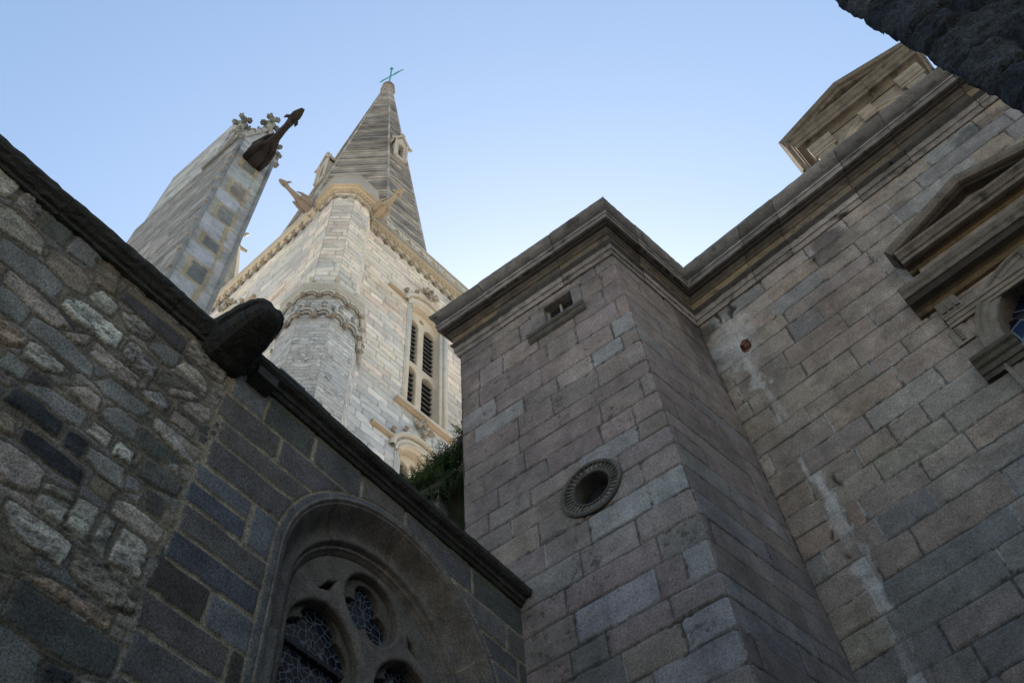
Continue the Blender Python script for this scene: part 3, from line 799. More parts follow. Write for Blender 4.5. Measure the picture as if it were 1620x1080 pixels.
# ================================================================== CHURCH WING (granite, A + B + C faces)
wing = thing('church_wing', 'tall granite church wing with projecting corner block, heavy cornice, round oculus and pedimented window', 'church', (1.6, 6.3, 0))
GP = [(0.190, 0.152, 0.148), (0.172, 0.143, 0.144), (0.205, 0.168, 0.162), (0.182, 0.148, 0.140), (0.165, 0.138, 0.140), (0.195, 0.152, 0.135)]
GBLUE = (0.248, 0.232, 0.238)
ZA = [14.60, 14.04, 13.586, 13.11, 12.651, 12.232, 11.897, 11.447, 11.147, 10.755, 10.384, 10.072, 9.765, 9.40, 9.019, 8.634, 8.277, 7.854, 7.557, 7.193, 6.834, 6.45, 6.1, 5.75]
while ZA[-1] > 0.3: ZA.append(ZA[-1] - random.uniform(0.3, 0.42))
ZA.append(-0.1)
ZAa = ZA[::-1]
blue_spots = [(2.05, 10.23, .35), (0.62, 11.95, .42), (0.55, 12.3, .3), (2.62, 9.2, .3), (2.0, 9.2, .3), (1.75, 8.05, .45), (2.45, 7.05, .5), (2.6, 7.4, .25), (2.62, 11.3, .22), (2.6, 8.1, .25), (2.35, 12.05, .2), (2.66, 12.4, .2)]
def ovA(u, z):
    for (a, b, r) in blue_spots:
        if abs(u - a) < r and abs(z - b) < 0.2: return jit(GBLUE, 0.10)
    if z < 8.0 and random.random() < 0.45: return jit((0.17, 0.152, 0.150), 0.1)
    return None
# joints of the rows that carry the pale blue blocks
JA = {}
def rowof(z):
    for i in range(len(ZAa) - 1):
        if ZAa[i] <= z < ZAa[i + 1]: return i
JA[rowof(10.23)] = [0, .35, .95, 1.66, 2.42, 2.795]
JA[rowof(9.2)] = [0, .5, 1.05, 1.62, 2.35, 2.795]
JA[rowof(12.0)] = [0, .2, 1.02, 1.55, 2.1, 2.55, 2.795]
JA[rowof(8.05)] = [0, .4, 1.28, 2.2, 2.5, 2.795]
JA[rowof(7.05)] = [0, .7, 1.5, 1.95, 2.795]
_m = np.mean(GP, 0); GP = [tuple(np.array((1.16, 1.16, 1.12)) * (np.array(c) * .5 + _m * .5)) for c in GP]
stA = courses(ZAa, 0, 2.795, (0.38, 0.8), GP, 0.013, 0.006, 0.05, JA, ovA, (0.30, (0.27, 0.255, 0.245), 0.3, 0.0, (0.010, 0.018)))
OC_U, OC_Z, OC_R = 1.735, 9.80, 0.37
holeA = lambda u, z: (np.hypot(u - OC_U, z - OC_Z) < 0.245) | ((np.abs(u - 1.79) < 0.245) & (z > 13.66) & (z < 14.06))
def ecorn(Z):
    e = 0.004 + 0.014 * np.abs(fbm(Z * 6, Z * 0 + 3, 8, 3))
    for q in ZAa: e = e + 0.016 * np.exp(-((Z - q) / 0.025) ** 2)
    return e
_dc = FA.N + FB.N
def edgeA(U, Z, H):
    w_ = np.clip(1 - (2.795 - U) / 0.06, 0, 1) ** 2; e = ecorn(Z)
    return U - e * w_ * (_dc @ FA.U), H * (1 - w_) - e * w_ * (_dc @ FA.N)
def edgeB(U, Z, H):
    w_ = np.clip(1 - U / 0.06, 0, 1) ** 2; e = ecorn(Z)
    return U - e * w_ * (_dc @ FB.U), H * (1 - w_) - e * w_ * (_dc @ FB.N)
MG = (0.075, 0.068, 0.062)
def postA(U, Z, H, C):
    # rough dark chips, slightly eroded arrises
    ch = sstep(0.34, 0.44, fbm(U * 16 + 3, Z * 13, 41, 3)) * sstep(0.0, 0.3, fbm(U * 2, Z * 2, 42, 2))
    H = H - 0.010 * ch
    C[:] = C * (1 - 0.4 * ch[..., None])
    soot(U, Z, C, 140)
    # dark run-off under the cornice
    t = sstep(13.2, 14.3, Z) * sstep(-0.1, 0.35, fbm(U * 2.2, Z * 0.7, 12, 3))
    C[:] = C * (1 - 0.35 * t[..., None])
    return H, C
mb = MB()
wall_grid(mb, FA, 0.0, 2.795, 5.6, 14.5, 0.016, stA, MG, 0.012, 0.012, 0.006, holeA, 11, postA, edgeA, rnd=0.006)
wall_grid(mb, FA, 0.0, 2.795, 0.0, 5.6, 0.06, stA, MG, 0.007, 0.02, 0.005, None, 11)
mb.build('block_front_wall', M_GRAN, wing, True)
stB = courses(ZAa, 0, 1.96, (0.7, 1.3), GP, 0.011, 0.004, 0.03, None, lambda u, z: jit(lerp3(GBLUE, (0.21, 0.18, 0.18), .5), .1) if random.random() < 0.13 else None, (0.35, (0.27, 0.255, 0.245), 0.3, 0.0, (0.010, 0.018)))
mb = MB()
def postB(U, Z, H, C):
    soot(U, Z, C, 150)
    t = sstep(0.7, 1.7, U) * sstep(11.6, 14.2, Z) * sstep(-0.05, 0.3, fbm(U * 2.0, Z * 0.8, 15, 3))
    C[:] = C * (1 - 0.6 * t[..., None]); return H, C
wall_grid(mb, FB, 0.0, 1.96, 5.6, 14.5, 0.016, stB, MG, 0.010, 0.012, 0.005, None, 21, postB, edgeB, rnd=0.006)
wall_grid(mb, FB, 0.0, 1.96, 0.0, 5.6, 0.06, stB, MG, 0.006, 0.02, 0.004, None, 21)
mb.build('block_side_wall', M_GRAN, wing, True)
# left return of the block
FR = Frame(FA.P(0, 0), hdg(41.84), hdg(-48.16))
stR = courses(ZAa, 0, 5.0, (0.5, 1.0), GP, 0.01, 0.005)
mb = MB(); wall_grid(mb, FR, 0.0, 5.0, 0.0, 14.5, 0.05, stR, MG, 0.006, 0.02, 0.004, None, 31)
mb.build('block_return_wall', M_GRAN, wing, True)
# ---- main wall C
GC = [(0.215, 0.178, 0.155), (0.20, 0.168, 0.15), (0.235, 0.198, 0.172), (0.185, 0.155, 0.138), (0.222, 0.175, 0.148), (0.19, 0.167, 0.158), (0.21, 0.188, 0.18)]
ZC = [14.6, 13.98, 13.63, 13.281, 12.965, 12.526, 12.116, 11.772, 11.325, 11.027, 10.623, 10.261, 9.9, 9.55, 9.208, 8.851, 8.449, 8.111, 7.742, 7.38, 7.0, 6.62, 6.25]
while ZC[-1] > 0.3: ZC.append(ZC[-1] - random.uniform(0.3, 0.42))
ZC.append(-0.1); ZCa = ZC[::-1]
def ovC(u, z):
    r = random.random()
    if z < 9.3 and r < 0.4: return jit((0.212, 0.190, 0.176), 0.1)
    if z > 12.2 and r < 0.22: return jit((0.24, 0.222, 0.215), 0.12)
    if r < 0.06: return jit((0.30, 0.225, 0.185), 0.1)
    return None
JC = {}
_m = np.mean(GC, 0); GC = [tuple(np.array((1.36, 1.32, 1.26)) * (np.array(c) * .6 + _m * .4)) for c in GC]
stC = courses(ZCa, 0, 9.0, (0.42, 1.0), GC, 0.014, 0.004, 0.04, None, ovC, (0.45, (0.33, 0.32, 0.315), 0.95, 0.7, (0.014, 0.026)))
WU, WZ = 3.95, 10.32
holeC = lambda u, z: ((np.hypot(u - WU, z - WZ) < 0.86) & (z >= WZ)) | ((np.abs(u - WU) < 0.86) & (z < WZ) & (z > 6.8)) | (np.hypot((u - 0.53) / 0.085, (z - 13.17) / 0.16) < 1)
sx = np.array([13.9, 13.2, 12.46, 11.61, 11.03, 10.0, 9.0, 8.2, 7.0]); su = np.array([0.50, 0.52, 0.50, 0.62, 0.66, 0.62, 0.60, 0.58, 0.55])
def postC(U, Z, H, C):
    soot(U, Z, C, 160)
    cen = np.interp(Z, sx[::-1], su[::-1]) - 0.06
    d = np.abs(U - cen)
    row = np.searchsorted(np.array(ZCa), Z)
    blk = _h(row, np.floor((U + 0.37 * _h(row, row * 0, 9)) / 0.30), 5)
    edge_ = d + 0.15 * fbm(U * 8, Z * 3.5, 51, 4)
    st = sstep(0.12, 0.05, edge_) * (.10 + .90 * sstep(0.26, 0.42, blk)) * (0.55 + 0.45 * sstep(-0.2, 0.15, fbm(U * 26, Z * 2.2, 57, 3)))
    drip = sstep(0.05, 0.02, d + 0.05 * fbm(U * 5, Z * 2, 58, 3)) * sstep(-0.1, 0.1, fbm(U * 2, Z * 1.3, 59, 3))
    st = np.clip(.92 * st + 0.3 * drip, 0, 1) * sstep(6.2, 7.3, Z) * sstep(14.2, 14.0, Z) * 0.80
    halo = sstep(0.44, 0.12, np.hypot((U - 0.48) / 1.0, (Z - 13.45) / 1.9) + 0.2 * fbm(U * 7, Z * 6, 60, 4)) * 0.7
    st = np.maximum(st, halo)
    C[:] = C * (1 - st[..., None]) + np.array((0.50, 0.47, 0.465)) * st[..., None]
    # dark weathering near the top
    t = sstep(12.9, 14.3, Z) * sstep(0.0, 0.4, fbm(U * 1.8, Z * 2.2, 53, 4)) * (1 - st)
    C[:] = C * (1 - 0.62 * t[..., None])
    # cracks in the stained strip
    cr = sstep(0.05, 0.0, np.abs(d - 0.10 + 0.2 * fbm(U * 3, Z * 2.3, 54, 3))) * sstep(0.18, 0.34, fbm(U * 2, Z * 1.9, 55, 3))
    H = H - 0.03 * cr; C[:] = C * (1 - 0.8 * cr[..., None])
    H = H - 0.01 * sstep(0.3, 0.4, fbm(U * 4, Z * 4, 56, 3))
    return H, C
class PaleJoint: pass
mb = MB()
wall_grid(mb, FC, -0.04, 6.3, 5.9, 14.5, 0.017, stC, (0.085, 0.078, 0.07), 0.010, 0.016, 0.006, holeC, 61, postC, rnd=0.006)
wall_grid(mb, FC, 6.3, 9.0, 5.9, 14.5, 0.06, stC, (0.085, 0.078, 0.07), 0.010, 0.02, 0.006, None, 61)
wall_grid(mb, FC, -0.04, 9.0, 0.0, 5.9, 0.06, stC, (0.085, 0.078, 0.07), 0.010, 0.02, 0.006, None, 61)
mb.build('main_wall', M_GRAN, wing, True)
# broken hole with brick core
bk = MB()
for k in range(7):
    bk.box(FC.P(0.46 + random.uniform(0, .08), 13.0 + 0.045 * k, -0.10 + random.uniform(-.02, .03)), FC.U * random.uniform(.06, .11), FC.N * 0.07, (0, 0, 0.035))
bk.box(FC.P(0.35, 12.9, -0.16), FC.U * 0.4, FC.N * 0.03, (0, 0, 0.6), (0.05, 0.045, 0.04))
bk.build('broken_hole', M_RUST, wing)
# ---- cornice all the way round
def mitre(a, b):
    a = np.array(a[:2]); b = np.array(b[:2]); return (a + b) / (1 + a @ b)
PC = [(-0.2, 14.30), (0.0, 14.30), (0.028, 14.30), (0.030, 14.41), (0.036, 14.415), (0.056, 14.42), (0.057, 14.54), (0.076, 14.55), (0.092, 14.60), (0.096, 14.64), (0.062, 14.65), (0.062, 14.84), (0.084, 14.85), (0.092, 14.90), (0.118, 14.93), (0.122, 14.99), (0.156, 15.0), (0.160, 15.055), (0.226, 15.06), (0.226, 15.17), (0.246, 15.175), (0.247, 15.215), (0.235, 15.225), (0.241, 15.29), (0.262, 15.36), (0.290, 15.42), (0.312, 15.47), (0.312, 15.545), (0.27, 15.575), (-0.4, 15.66)]
pA0, pC1, pC2 = FA.P(0, 0)[:2], FA.P(2.795, 0)[:2], FC.P(0, 0)[:2]
pback = FR.P(5.0, 0)[:2]; pend = FC.P(9.0, 0)[:2]
nA, nB, nC, nR = FA.N[:2], FB.N[:2], FC.N[:2], FR.N[:2]
CCOL = [(0.21, 0.155, 0.095), (0.08, 0.066, 0.054), (0.15, 0.115, 0.08), (0.06, 0.052, 0.046)]
def ccol(t, p, rs):  # shade on soffits and hollows painted in; frieze blocks vary in stone colour
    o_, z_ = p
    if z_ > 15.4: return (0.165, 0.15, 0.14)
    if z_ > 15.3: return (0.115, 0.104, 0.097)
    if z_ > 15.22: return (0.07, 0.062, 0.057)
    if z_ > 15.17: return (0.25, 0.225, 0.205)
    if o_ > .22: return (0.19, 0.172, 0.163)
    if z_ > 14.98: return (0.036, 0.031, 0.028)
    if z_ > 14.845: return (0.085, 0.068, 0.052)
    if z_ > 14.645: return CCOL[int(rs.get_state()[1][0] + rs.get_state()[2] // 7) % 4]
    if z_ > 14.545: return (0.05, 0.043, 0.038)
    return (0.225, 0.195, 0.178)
cn = MB()
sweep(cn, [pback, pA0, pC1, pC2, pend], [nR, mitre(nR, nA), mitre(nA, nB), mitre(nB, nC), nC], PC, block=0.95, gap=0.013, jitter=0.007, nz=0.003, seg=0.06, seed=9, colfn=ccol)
sweep(cn, [pback, pA0, pC1, pC2, pend], [nR, mitre(nR, nA), mitre(nA, nB), mitre(nB, nC), nC], [(o - .016, z) for o, z in PC], seg=.5, c=(0.05, 0.045, 0.04))
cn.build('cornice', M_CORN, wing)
rf = MB()
rp = [pback, pA0, pC1, pC2, pend, pend - nC * 8, pback - nC * 6]
rf.add([(p[0], p[1], 15.5) for p in rp], [tuple(range(len(rp)))])
rf.add([(pend[0], pend[1], 0), (pend[0], pend[1], 15.5), tuple(pend - nC * 8) + (15.5,), tuple(pend - nC * 8) + (0,)], [(0, 1, 2, 3)])
rf.build('roof', M_LEADROOF, wing)
# ---- oculus
oc = MB()
th = np.linspace(0, 2 * math.pi, 145)
pr = [(0.395, 0.0), (0.395, 0.03), (0.37, 0.045), (0.35, 0.036), (0.342, 0.022), (0.255, 0.012), (0.247, 0.022), (0.235, 0.02), (0.228, 0.0), (0.225, -0.25)]
V = []; Cc = []
for i, t in enumerate(th):
    fl = 1 if (i % 4) < 2 else 0
    for (r, o_) in pr:
        if 0.25 < r < 0.345: o_ = o_ - (0.022 if fl else 0.0)
        rr = r * (1 + 0.012 * math.sin(t * 5 + 1)) if r > 0.36 else r
        V.append(FA.P(OC_U + rr * math.cos(t), OC_Z + rr * math.sin(t), o_)); Cc.append((0.10, 0.092, 0.085))
n_ = len(pr)
oc.add(V, [(j * n_ + a, j * n_ + a + 1, (j + 1) * n_ + a + 1, (j + 1) * n_ + a) for j in range(len(th) - 1) for a in range(n_ - 1)], Cc)
ocw = oc.build('oculus', M_FRAME, wing)
G_PLAIN = plain('dark_window_glass', (0.02, 0.024, 0.03), 0.15, 0.0, 0.5)
quad_uv('pane', FA, ring_pts(OC_U, OC_Z, 0.23, n=32), -0.20, G_PLAIN, ocw)
# ---- small square window under the cornice
sw = MB(); fc_ = (0.17, 0.15, 0.14)
sw.box(FA.P(1.32, 13.60, 0.0), FA.U * 0.23, FA.N * 0.022, (0, 0, 0.47), fc_); sw.box(FA.P(1.32, 13.60, -0.3), FA.U * 0.23, FA.N * 0.3, (0, 0, 0.47), fc_)
sw.box(FA.P(2.03, 13.60, 0.0), FA.U * 0.15, FA.N * 0.022, (0, 0, 0.47), fc_); sw.box(FA.P(2.03, 13.60, -0.3), FA.U * 0.15, FA.N * 0.3, (0, 0, 0.47), fc_)
bar_on(sw, FA, 1.28, 14.06, 2.22, 14.06, [(-0.3, 0.0), (0.015, 0.0), (0.03, 0.02), (0.032, 0.07), (0.02, 0.10), (0.0, 0.14), (-0.3, 0.14)], fc_)
swo = sw.build('small_window', M_FRAME, wing)
sl2 = MB(); bar_on(sl2, FA, 1.24, 13.36, 2.20, 13.36, [(-0.3, 0.0), (0.0, -0.03), (0.04, -0.01), (0.06, 0.02), (0.065, 0.05), (0.09, 0.06), (0.105, 0.085), (0.105, 0.12), (0.09, 0.14), (0.0, 0.16), (-0.3, 0.30)], (0.10, 0.095, 0.09))
sl2.build('sill', M_FRAME, swo)
wf2 = MB(); wc = (0.28, 0.27, 0.25)
wf2.box(FA.P(1.55, 13.66, -0.12), FA.U * 0.035, FA.N * 0.04, (0, 0, 0.4), wc); wf2.box(FA.P(1.995, 13.66, -0.12), FA.U * 0.035, FA.N * 0.04, (0, 0, 0.4), wc); wf2.box(FA.P(1.585, 13.66, -0.12), FA.U * 0.41, FA.N * 0.04, (0, 0, 0.05), wc); wf2.box(FA.P(1.77, 13.71, -0.12), FA.U * 0.03, FA.N * 0.04, (0, 0, 0.35), wc)
wf2.build('frame', M_DORM, swo)
quad_uv('pane', FA, [(1.55, 13.66), (2.03, 13.66), (2.03, 14.06), (1.55, 14.06)], -0.13, G_PLAIN, swo)
sp_ = MB(); sp_.tube([FA.P(0.10, 12.83, -0.3), FA.P(-0.06, 12.83, -0.22), FA.P(-0.12, 12.80, -0.2)], [0.075, 0.075, 0.085], 8)
sp_.build('lead_spout', M_LEADROOF, wing)

# ---- pedimented window on C
pw = MB()
TR_ = (0.15, 0.128, 0.108); TRd = (0.10, 0.085, 0.07); TRp = (0.23, 0.19, 0.16)
def pcol(o_, a): return (0.155, 0.13, 0.11) if o_ > .215 else (0.042, 0.034, 0.028) if o_ > .1 else (0.13, 0.09, 0.05) if o_ > .03 else TRd  # shade under the mouldings painted as near-black soffit colour
CORP = [(0.0, -0.06), (0.06, -0.05), (0.08, -0.01), (0.14, 0.0), (0.22, 0.01), (0.225, 0.07), (0.25, 0.08), (0.27, 0.12), (0.30, 0.15), (0.305, 0.19), (0.28, 0.21), (0.0, 0.23)]
u0, u1, zc = WU - 1.15, WU + 1.15, 12.22
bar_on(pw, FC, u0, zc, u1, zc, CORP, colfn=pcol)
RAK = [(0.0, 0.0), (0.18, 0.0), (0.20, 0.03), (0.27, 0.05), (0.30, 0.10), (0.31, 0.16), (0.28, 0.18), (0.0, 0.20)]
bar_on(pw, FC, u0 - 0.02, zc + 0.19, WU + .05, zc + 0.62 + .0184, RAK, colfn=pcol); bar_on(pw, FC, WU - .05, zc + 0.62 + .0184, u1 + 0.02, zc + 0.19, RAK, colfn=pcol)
pw.add([FC.P(u0 + .1, zc + .2, 0.05), FC.P(u1 - .1, zc + .2, 0.05), FC.P(WU, zc + .66, 0.05)], [(0, 1, 2)], TRp)
pwo = pw.build('pedimented_window', M_CORN, wing)
en = MB()
LOWP = [(0.0, -0.12), (0.05, -0.11), (0.07, -0.05), (0.12, -0.02), (0.20, 0.0), (0.21, 0.10), (0.235, 0.11), (0.245, 0.17), (0.27, 0.20), (0.29, 0.26), (0.28, 0.29), (0.0, 0.33)]
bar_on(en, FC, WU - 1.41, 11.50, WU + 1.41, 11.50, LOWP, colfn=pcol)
en.box(FC.P(WU - 1.05, 11.83, 0.0), FC.U * 2.1, FC.N * 0.06, (0, 0, 0.33), TRp)
en.build('entablature', M_CORN, pwo)
for s_ in (-1, 1):
    sh = MB()
    for k in range(7):
        a = R_(20 + 23 * k); cu_, cz_ = WU + s_ * 1.16, 11.86
        sh.tube([FC.P(cu_, cz_, 0.06), FC.P(cu_ + 0.12 * math.cos(a), cz_ + 0.09 * math.sin(a), 0.10), FC.P(cu_ + 0.19 * math.cos(a), cz_ + 0.15 * math.sin(a), 0.05)], [0.012, 0.028, 0.02], 6, c=TRp)
    sh.build('shell_carving', M_DORM, pwo)
for cu_ in (WU - 1.08, WU, WU + 1.08):
    br = MB(); wd = 0.26
    br.box(FC.P(cu_ - wd / 2, 11.13, 0), FC.U * wd, FC.N * 0.06, (0, 0, 0.25), TRp)
    for k in (-1, 0, 1): br.box(FC.P(cu_ + k * 0.085 - 0.028, 11.17, 0.06), FC.U * 0.056, FC.N * 0.022, (0, 0, 0.20), TR_)
    bar_on(br, FC, cu_ - 0.15, 11.10, cu_ + 0.15, 11.10, [(0, -0.04), (0.07, -0.03), (0.085, 0.0), (0.08, 0.03), (0, 0.03)], TR_)
    br.build('bracket', M_DORM, pwo)
ar = MB()
bar_on(ar, FC, WU - 1.22, 10.99, WU + 1.22, 10.99, [(0, -0.05), (0.03, -0.05), (0.035, 0.0), (0.05, 0.005), (0.055, 0.06), (0.075, 0.07), (0.08, 0.11), (0.0, 0.12)], TRp)
for s_ in (-1, 1):
    cu_ = WU + s_ * 1.19
    ar.box(FC.P(cu_ - 0.10, 10.62, 0), FC.U * 0.20, FC.N * 0.02, (0, 0, 0.30), TRp)
    for k in range(5): ar.ball(FC.P(cu_ - 0.0, 10.68 + 0.05 * k, 0.02), 0.026, 8, 5, TRp, (1.6, 1.2, 0.8))
ar.build('architrave', M_DORM, pwo)
av = MB()
APF = [(0.0, 0.002), (0.0, 0.05), (0.035, 0.06), (0.05, 0.045), (0.06, 0.025), (0.13, 0.03), (0.14, 0.018), (0.215, 0.018), (0.23, 0.0), (0.235, -0.05), (0.235, -0.32)]
rs2 = random.Random(5); vc_ = [jit((0.22, 0.185, 0.155), 0.15) for _ in range(30)]
arch_sweep(av, FC, arch_path(WU, WZ, 1.09, 6.8, 60), APF, colfn=lambda s, a, o_: vc_[int(s / 0.52) % 30] if (s % 0.52) > 0.012 else (0.12, 0.11, 0.1))
av.build('archivolt', M_DORM, pwo)
for s_ in (-1, 1):
    im = MB()
    c0 = WU + s_ * 1.06
    bar_on(im, FC, c0 - 0.25, 10.0, c0 + 0.25, 10.0, [(-0.3, -0.10), (0.05, -0.10), (0.055, -0.03), (0.08, -0.02), (0.09, 0.05), (0.12, 0.07), (0.135, 0.12), (0.17, 0.15), (0.175, 0.20), (0.14, 0.22), (-0.3, 0.22)], TRd)
    im.build('impost', M_CORN, pwo)
G_BLUE = glass_mat('leaded_blue_glass', 4.2, tint=(0.015, 0.035, 0.10), lead=(0.16, 0.19, 0.23), width=0.03)
quad_uv('glass', FC, [(WU - 0.9, 6.8), (WU + 0.9, 6.8)] + ring_pts(WU, WZ, 0.9, n=30, a0=0, a1=181), -0.30, G_BLUE, pwo)
ib = MB()
for z_ in (7.6, 8.3, 9.0, 9.75, 10.34, 10.8): ib.tube([FC.P(WU - .86, z_, -.26), FC.P(WU + .86, z_, -.26)], 0.014, 6)
for u_ in (-.42, 0, .42): ib.tube([FC.P(WU + u_, 6.8, -.26), FC.P(WU + u_, 11.05, -.26)], 0.014, 6)
ib.build('saddle_bar', M_IRON, pwo)
bar = MB(); bar.tube([FC.P(3.62, 14.56, 0.0), FC.P(3.62, 14.56, 0.12)], 0.022, 6); bar.tube([FC.P(3.62, 14.56, 0.12), FC.P(3.62, 14.50, 0.13)], 0.02, 6)
bar.build('iron_stub', M_IRON, wing)

# ---- dormer behind the cornice
FD = FC.shift(-0.15); DU = 3.97
dm = MB()
dmo_c = (0.26, 0.215, 0.17)
holes_d = [lancet_pts(DU, 0.45, 15.2, 15.85, 0.001, 16)]
outd = [(DU - 1.0, 15.0), (DU + 1.0, 15.0), (DU + 1.0, 17.0), (DU - 1.0, 17.0)]
dw = plate('dormer', FD, outd, holes_d, 0.0, 0.3, 0.004, M_DORM, wing, dmo_c)
sd2 = MB()
for s_ in (-1, 1): sd2.box(FD.P(DU + s_ * 0.98 - (0.25 if s_ > 0 else 0), 15.0, -2.2), FD.U * 0.25, FD.N * 1.9, (0, 0, 2.0), dmo_c)
sd2.build('side_wall', M_DORM, dw)
DC = [(-0.2, -0.10), (0.03, -0.10), (0.05, -0.05), (0.08, 0.0), (0.13, 0.02), (0.22, 0.03), (0.225, 0.13), (0.26, 0.15), (0.30, 0.22), (0.35, 0.26), (0.355, 0.30), (0.0, 0.34)]
dc = MB()
pl_, pr_ = FD.P(DU - 1.0, 0)[:2], FD.P(DU + 1.0, 0)[:2]
nD = FD.N[:2]; nDl = -FD.U[:2]; nDr = FD.U[:2]
sweep(dc, [pl_ - nD * 2.2, pl_, pr_, pr_ - nD * 2.2], [nDl, nDl + nD, nDr + nD, nDr], [(a * 0.72, b + 16.9) for a, b in DC], seg=0.08, nz=0.002, c=(0.17, 0.14, 0.11), block=1.1)
dc.build('cornice', M_CORN, dw)
for s_ in (-1, 1):
    cp = MB()
    q0 = FD.P(DU + s_ * 0.83 - 0.17, 0); 
    cp.box(FD.P(DU + s_ * 0.83 - 0.16, 15.0, 0), FD.U * 0.32, FD.N * 0.05, (0, 0, 1.45), dmo_c)
    bar_on(cp, FD, DU + s_ * 0.83 - 0.21, 16.45, DU + s_ * 0.83 + 0.21, 16.45, [(0, 0), (0.06, 0.0), (0.065, 0.05), (0.09, 0.07), (0.10, 0.13), (0.13, 0.17), (0.14, 0.24), (0.12, 0.30), (0, 0.35)], (0.30, 0.26, 0.215))
    cp.build('pilaster', M_DORM, dw)
dr = MB(); rz = 17.20
bar_on(dr, FD, DU - 1.27, rz, DU + .055, rz + 0.48, [(-0.6, 0), (0.14, 0.0), (0.17, 0.03), (0.22, 0.05), (0.25, 0.12), (0.24, 0.16), (-0.6, 0.18)], (0.17, 0.142, 0.115)); bar_on(dr, FD, DU - .055, rz + 0.48, DU + 1.27, rz, [(-0.6, 0), (0.14, 0.0), (0.17, 0.03), (0.22, 0.05), (0.25, 0.12), (0.24, 0.16), (-0.6, 0.18)], (0.17, 0.142, 0.115))
dr.add([FD.P(DU - 1.1, rz + .02, 0.02), FD.P(DU + 1.1, rz + .02, 0.02), FD.P(DU, rz + .5, 0.02)], [(0, 1, 2)], (0.25, 0.215, 0.18))
dr.build('pediment', M_CORN, dw)
da = MB()
arch_sweep(da, FD, arch_path(DU, 15.85, 0.70, 15.1, 30), [(0, 0.002), (0, 0.06), (0.05, 0.075), (0.08, 0.05), (0.16, 0.05), (0.18, 0.03), (0.24, 0.03), (0.25, 0.0), (0.25, -0.3)], c=(0.36, 0.29, 0.225))
bar_on(da, FD, DU - 0.12, 16.28, DU + 0.12, 16.28, [(0, 0), (0.10, 0.0), (0.14, 0.06), (0.12, 0.14), (0.15, 0.2), (0.17, 0.26), (0.13, 0.32), (0, 0.34)], (0.30, 0.25, 0.2))
da.build('archivolt', M_DORM, dw)
dv = MB(); dv.box(FD.P(DU - 0.6, 15.0, -0.5), FD.U * 1.2, FD.N * 0.05, (0, 0, 1.6)); dv.build('dark_opening', M_VOID, dw)
drf = MB(); drf.add([FD.P(DU - 1.3, rz, -.4), FD.P(DU, rz + .55, -.4), FD.P(DU + 1.3, rz, -.4), FD.P(DU - 1.3, rz, -2.4), FD.P(DU, rz + .55, -2.4), FD.P(DU + 1.3, rz, -2.4)], [(0, 1, 4, 3), (1, 2, 5, 4)])
drf.build('dormer_roof', M_LEADROOF, dw)
# ================================================================== BELL TOWER
FTR = Frame((-5.3233, 13.0422, 0), hdg(38), hdg(128))
_n = np.array(hdg(215.5)); FTL = Frame(np.array((-5.8846, 12.8487, 0)) + 0.0 * _n, hdg(125.5), _n)
CT = np.array((-5.42, 13.5, 0.0))
tower = thing('bell_tower', 'pale limestone bell tower with louvred windows, octagonal stair turret and tall stone spire', 'tower', (-6.5, 18.5, 0))
TP = [(0.69, 0.585, 0.47), (0.67, 0.585, 0.485), (0.72, 0.63, 0.53), (0.67, 0.60, 0.53), (0.70, 0.56, 0.43), (0.69, 0.635, 0.575), (0.73, 0.65, 0.565), (0.63, 0.575, 0.535)]
TPG = [(0.57, 0.53, 0.50), (0.53, 0.50, 0.48), (0.60, 0.56, 0.52), (0.57, 0.515, 0.455), (0.49, 0.475, 0.465)]
def ztower(z0, z1, h):
    o = [z0]
    while o[-1] < z1: o.append(o[-1] + random.uniform(h * .8, h * 1.2))
    return o
TMORT = (0.46, 0.385, 0.295)
WC, WZT = 4.08, 31.0
def holeTR(u, z):
    up = ((np.hypot(u - WC, z - WZT) < 0.93) & (z >= WZT)) | ((np.abs(u - WC) < 0.93) & (z < WZT) & (z > 25.0))
    lo = ((np.hypot(u - WC, z - 22.6) < 0.93) & (z >= 22.6)) | ((np.abs(u - WC) < 0.93) & (z < 22.6) & (z > 16.0))
    return up | lo
def greywash(U, Z, H, C, s, zt):
    st = sstep(-0.05, 0.3, fbm(U * 0.5 + s, Z * 0.8, 70 + s, 4)) * 0.55 + 0.65 * sstep(zt, zt - 6, Z)
    st = np.clip(st * (0.75 + 0.3 * fbm(U * 1.2, Z * 1.6, 71 + s, 3)), 0, 0.85)
    g_ = C.mean(-1, keepdims=True) * np.array((0.96, 0.98, 1.0)) * 0.92
    C[:] = C * (1 - st[..., None]) + g_ * st[..., None]
    C[:] = C * (1 - 0.22 * (sstep(0.18, 0.34, fbm(U * 0.55 + 9, Z * 1.5, 72 + s, 4)))[..., None])
    return H, C
_m = np.mean(TP, 0); TP = [tuple(min(.84, x * 1.13) for x in (np.array(c) * .45 + _m * .55)) for c in TP]
_m = np.mean(TPG, 0); TPG = [tuple(x * 1.08 for x in (np.array(c) * .5 + _m * .5)) for c in TPG]
stT = courses(ztower(15, 34.6, 0.31), 0.3, 8.2, (0.45, 1.0), TP, 0.028, 0.006, 0.0, None, lambda u, z: jit(random.choice(TPG), .05) if (z < 26 and random.random() < .4) or random.random() < .06 else None)
mb = MB()
wall_grid(mb, FTR, 0.3, 8.2, 17.0, 34.6, 0.034, stT, TMORT, 0.018, 0.03, 0.006, holeTR, 81, lambda U, Z, H, C: greywash(U, Z, H, C, 1, 28.5))
wall_grid(mb, FTR, 0.3, 8.2, 0.0, 17.0, 0.25, stT, TMORT, 0.014, 0.03, 0.006, None, 81)
WCL = -5.0
holeTL = lambda u, z: ((np.hypot(u - WCL, z - WZT) < 0.93) & (z >= WZT)) | ((np.abs(u - WCL) < 0.93) & (z < WZT) & (z > 25.0))
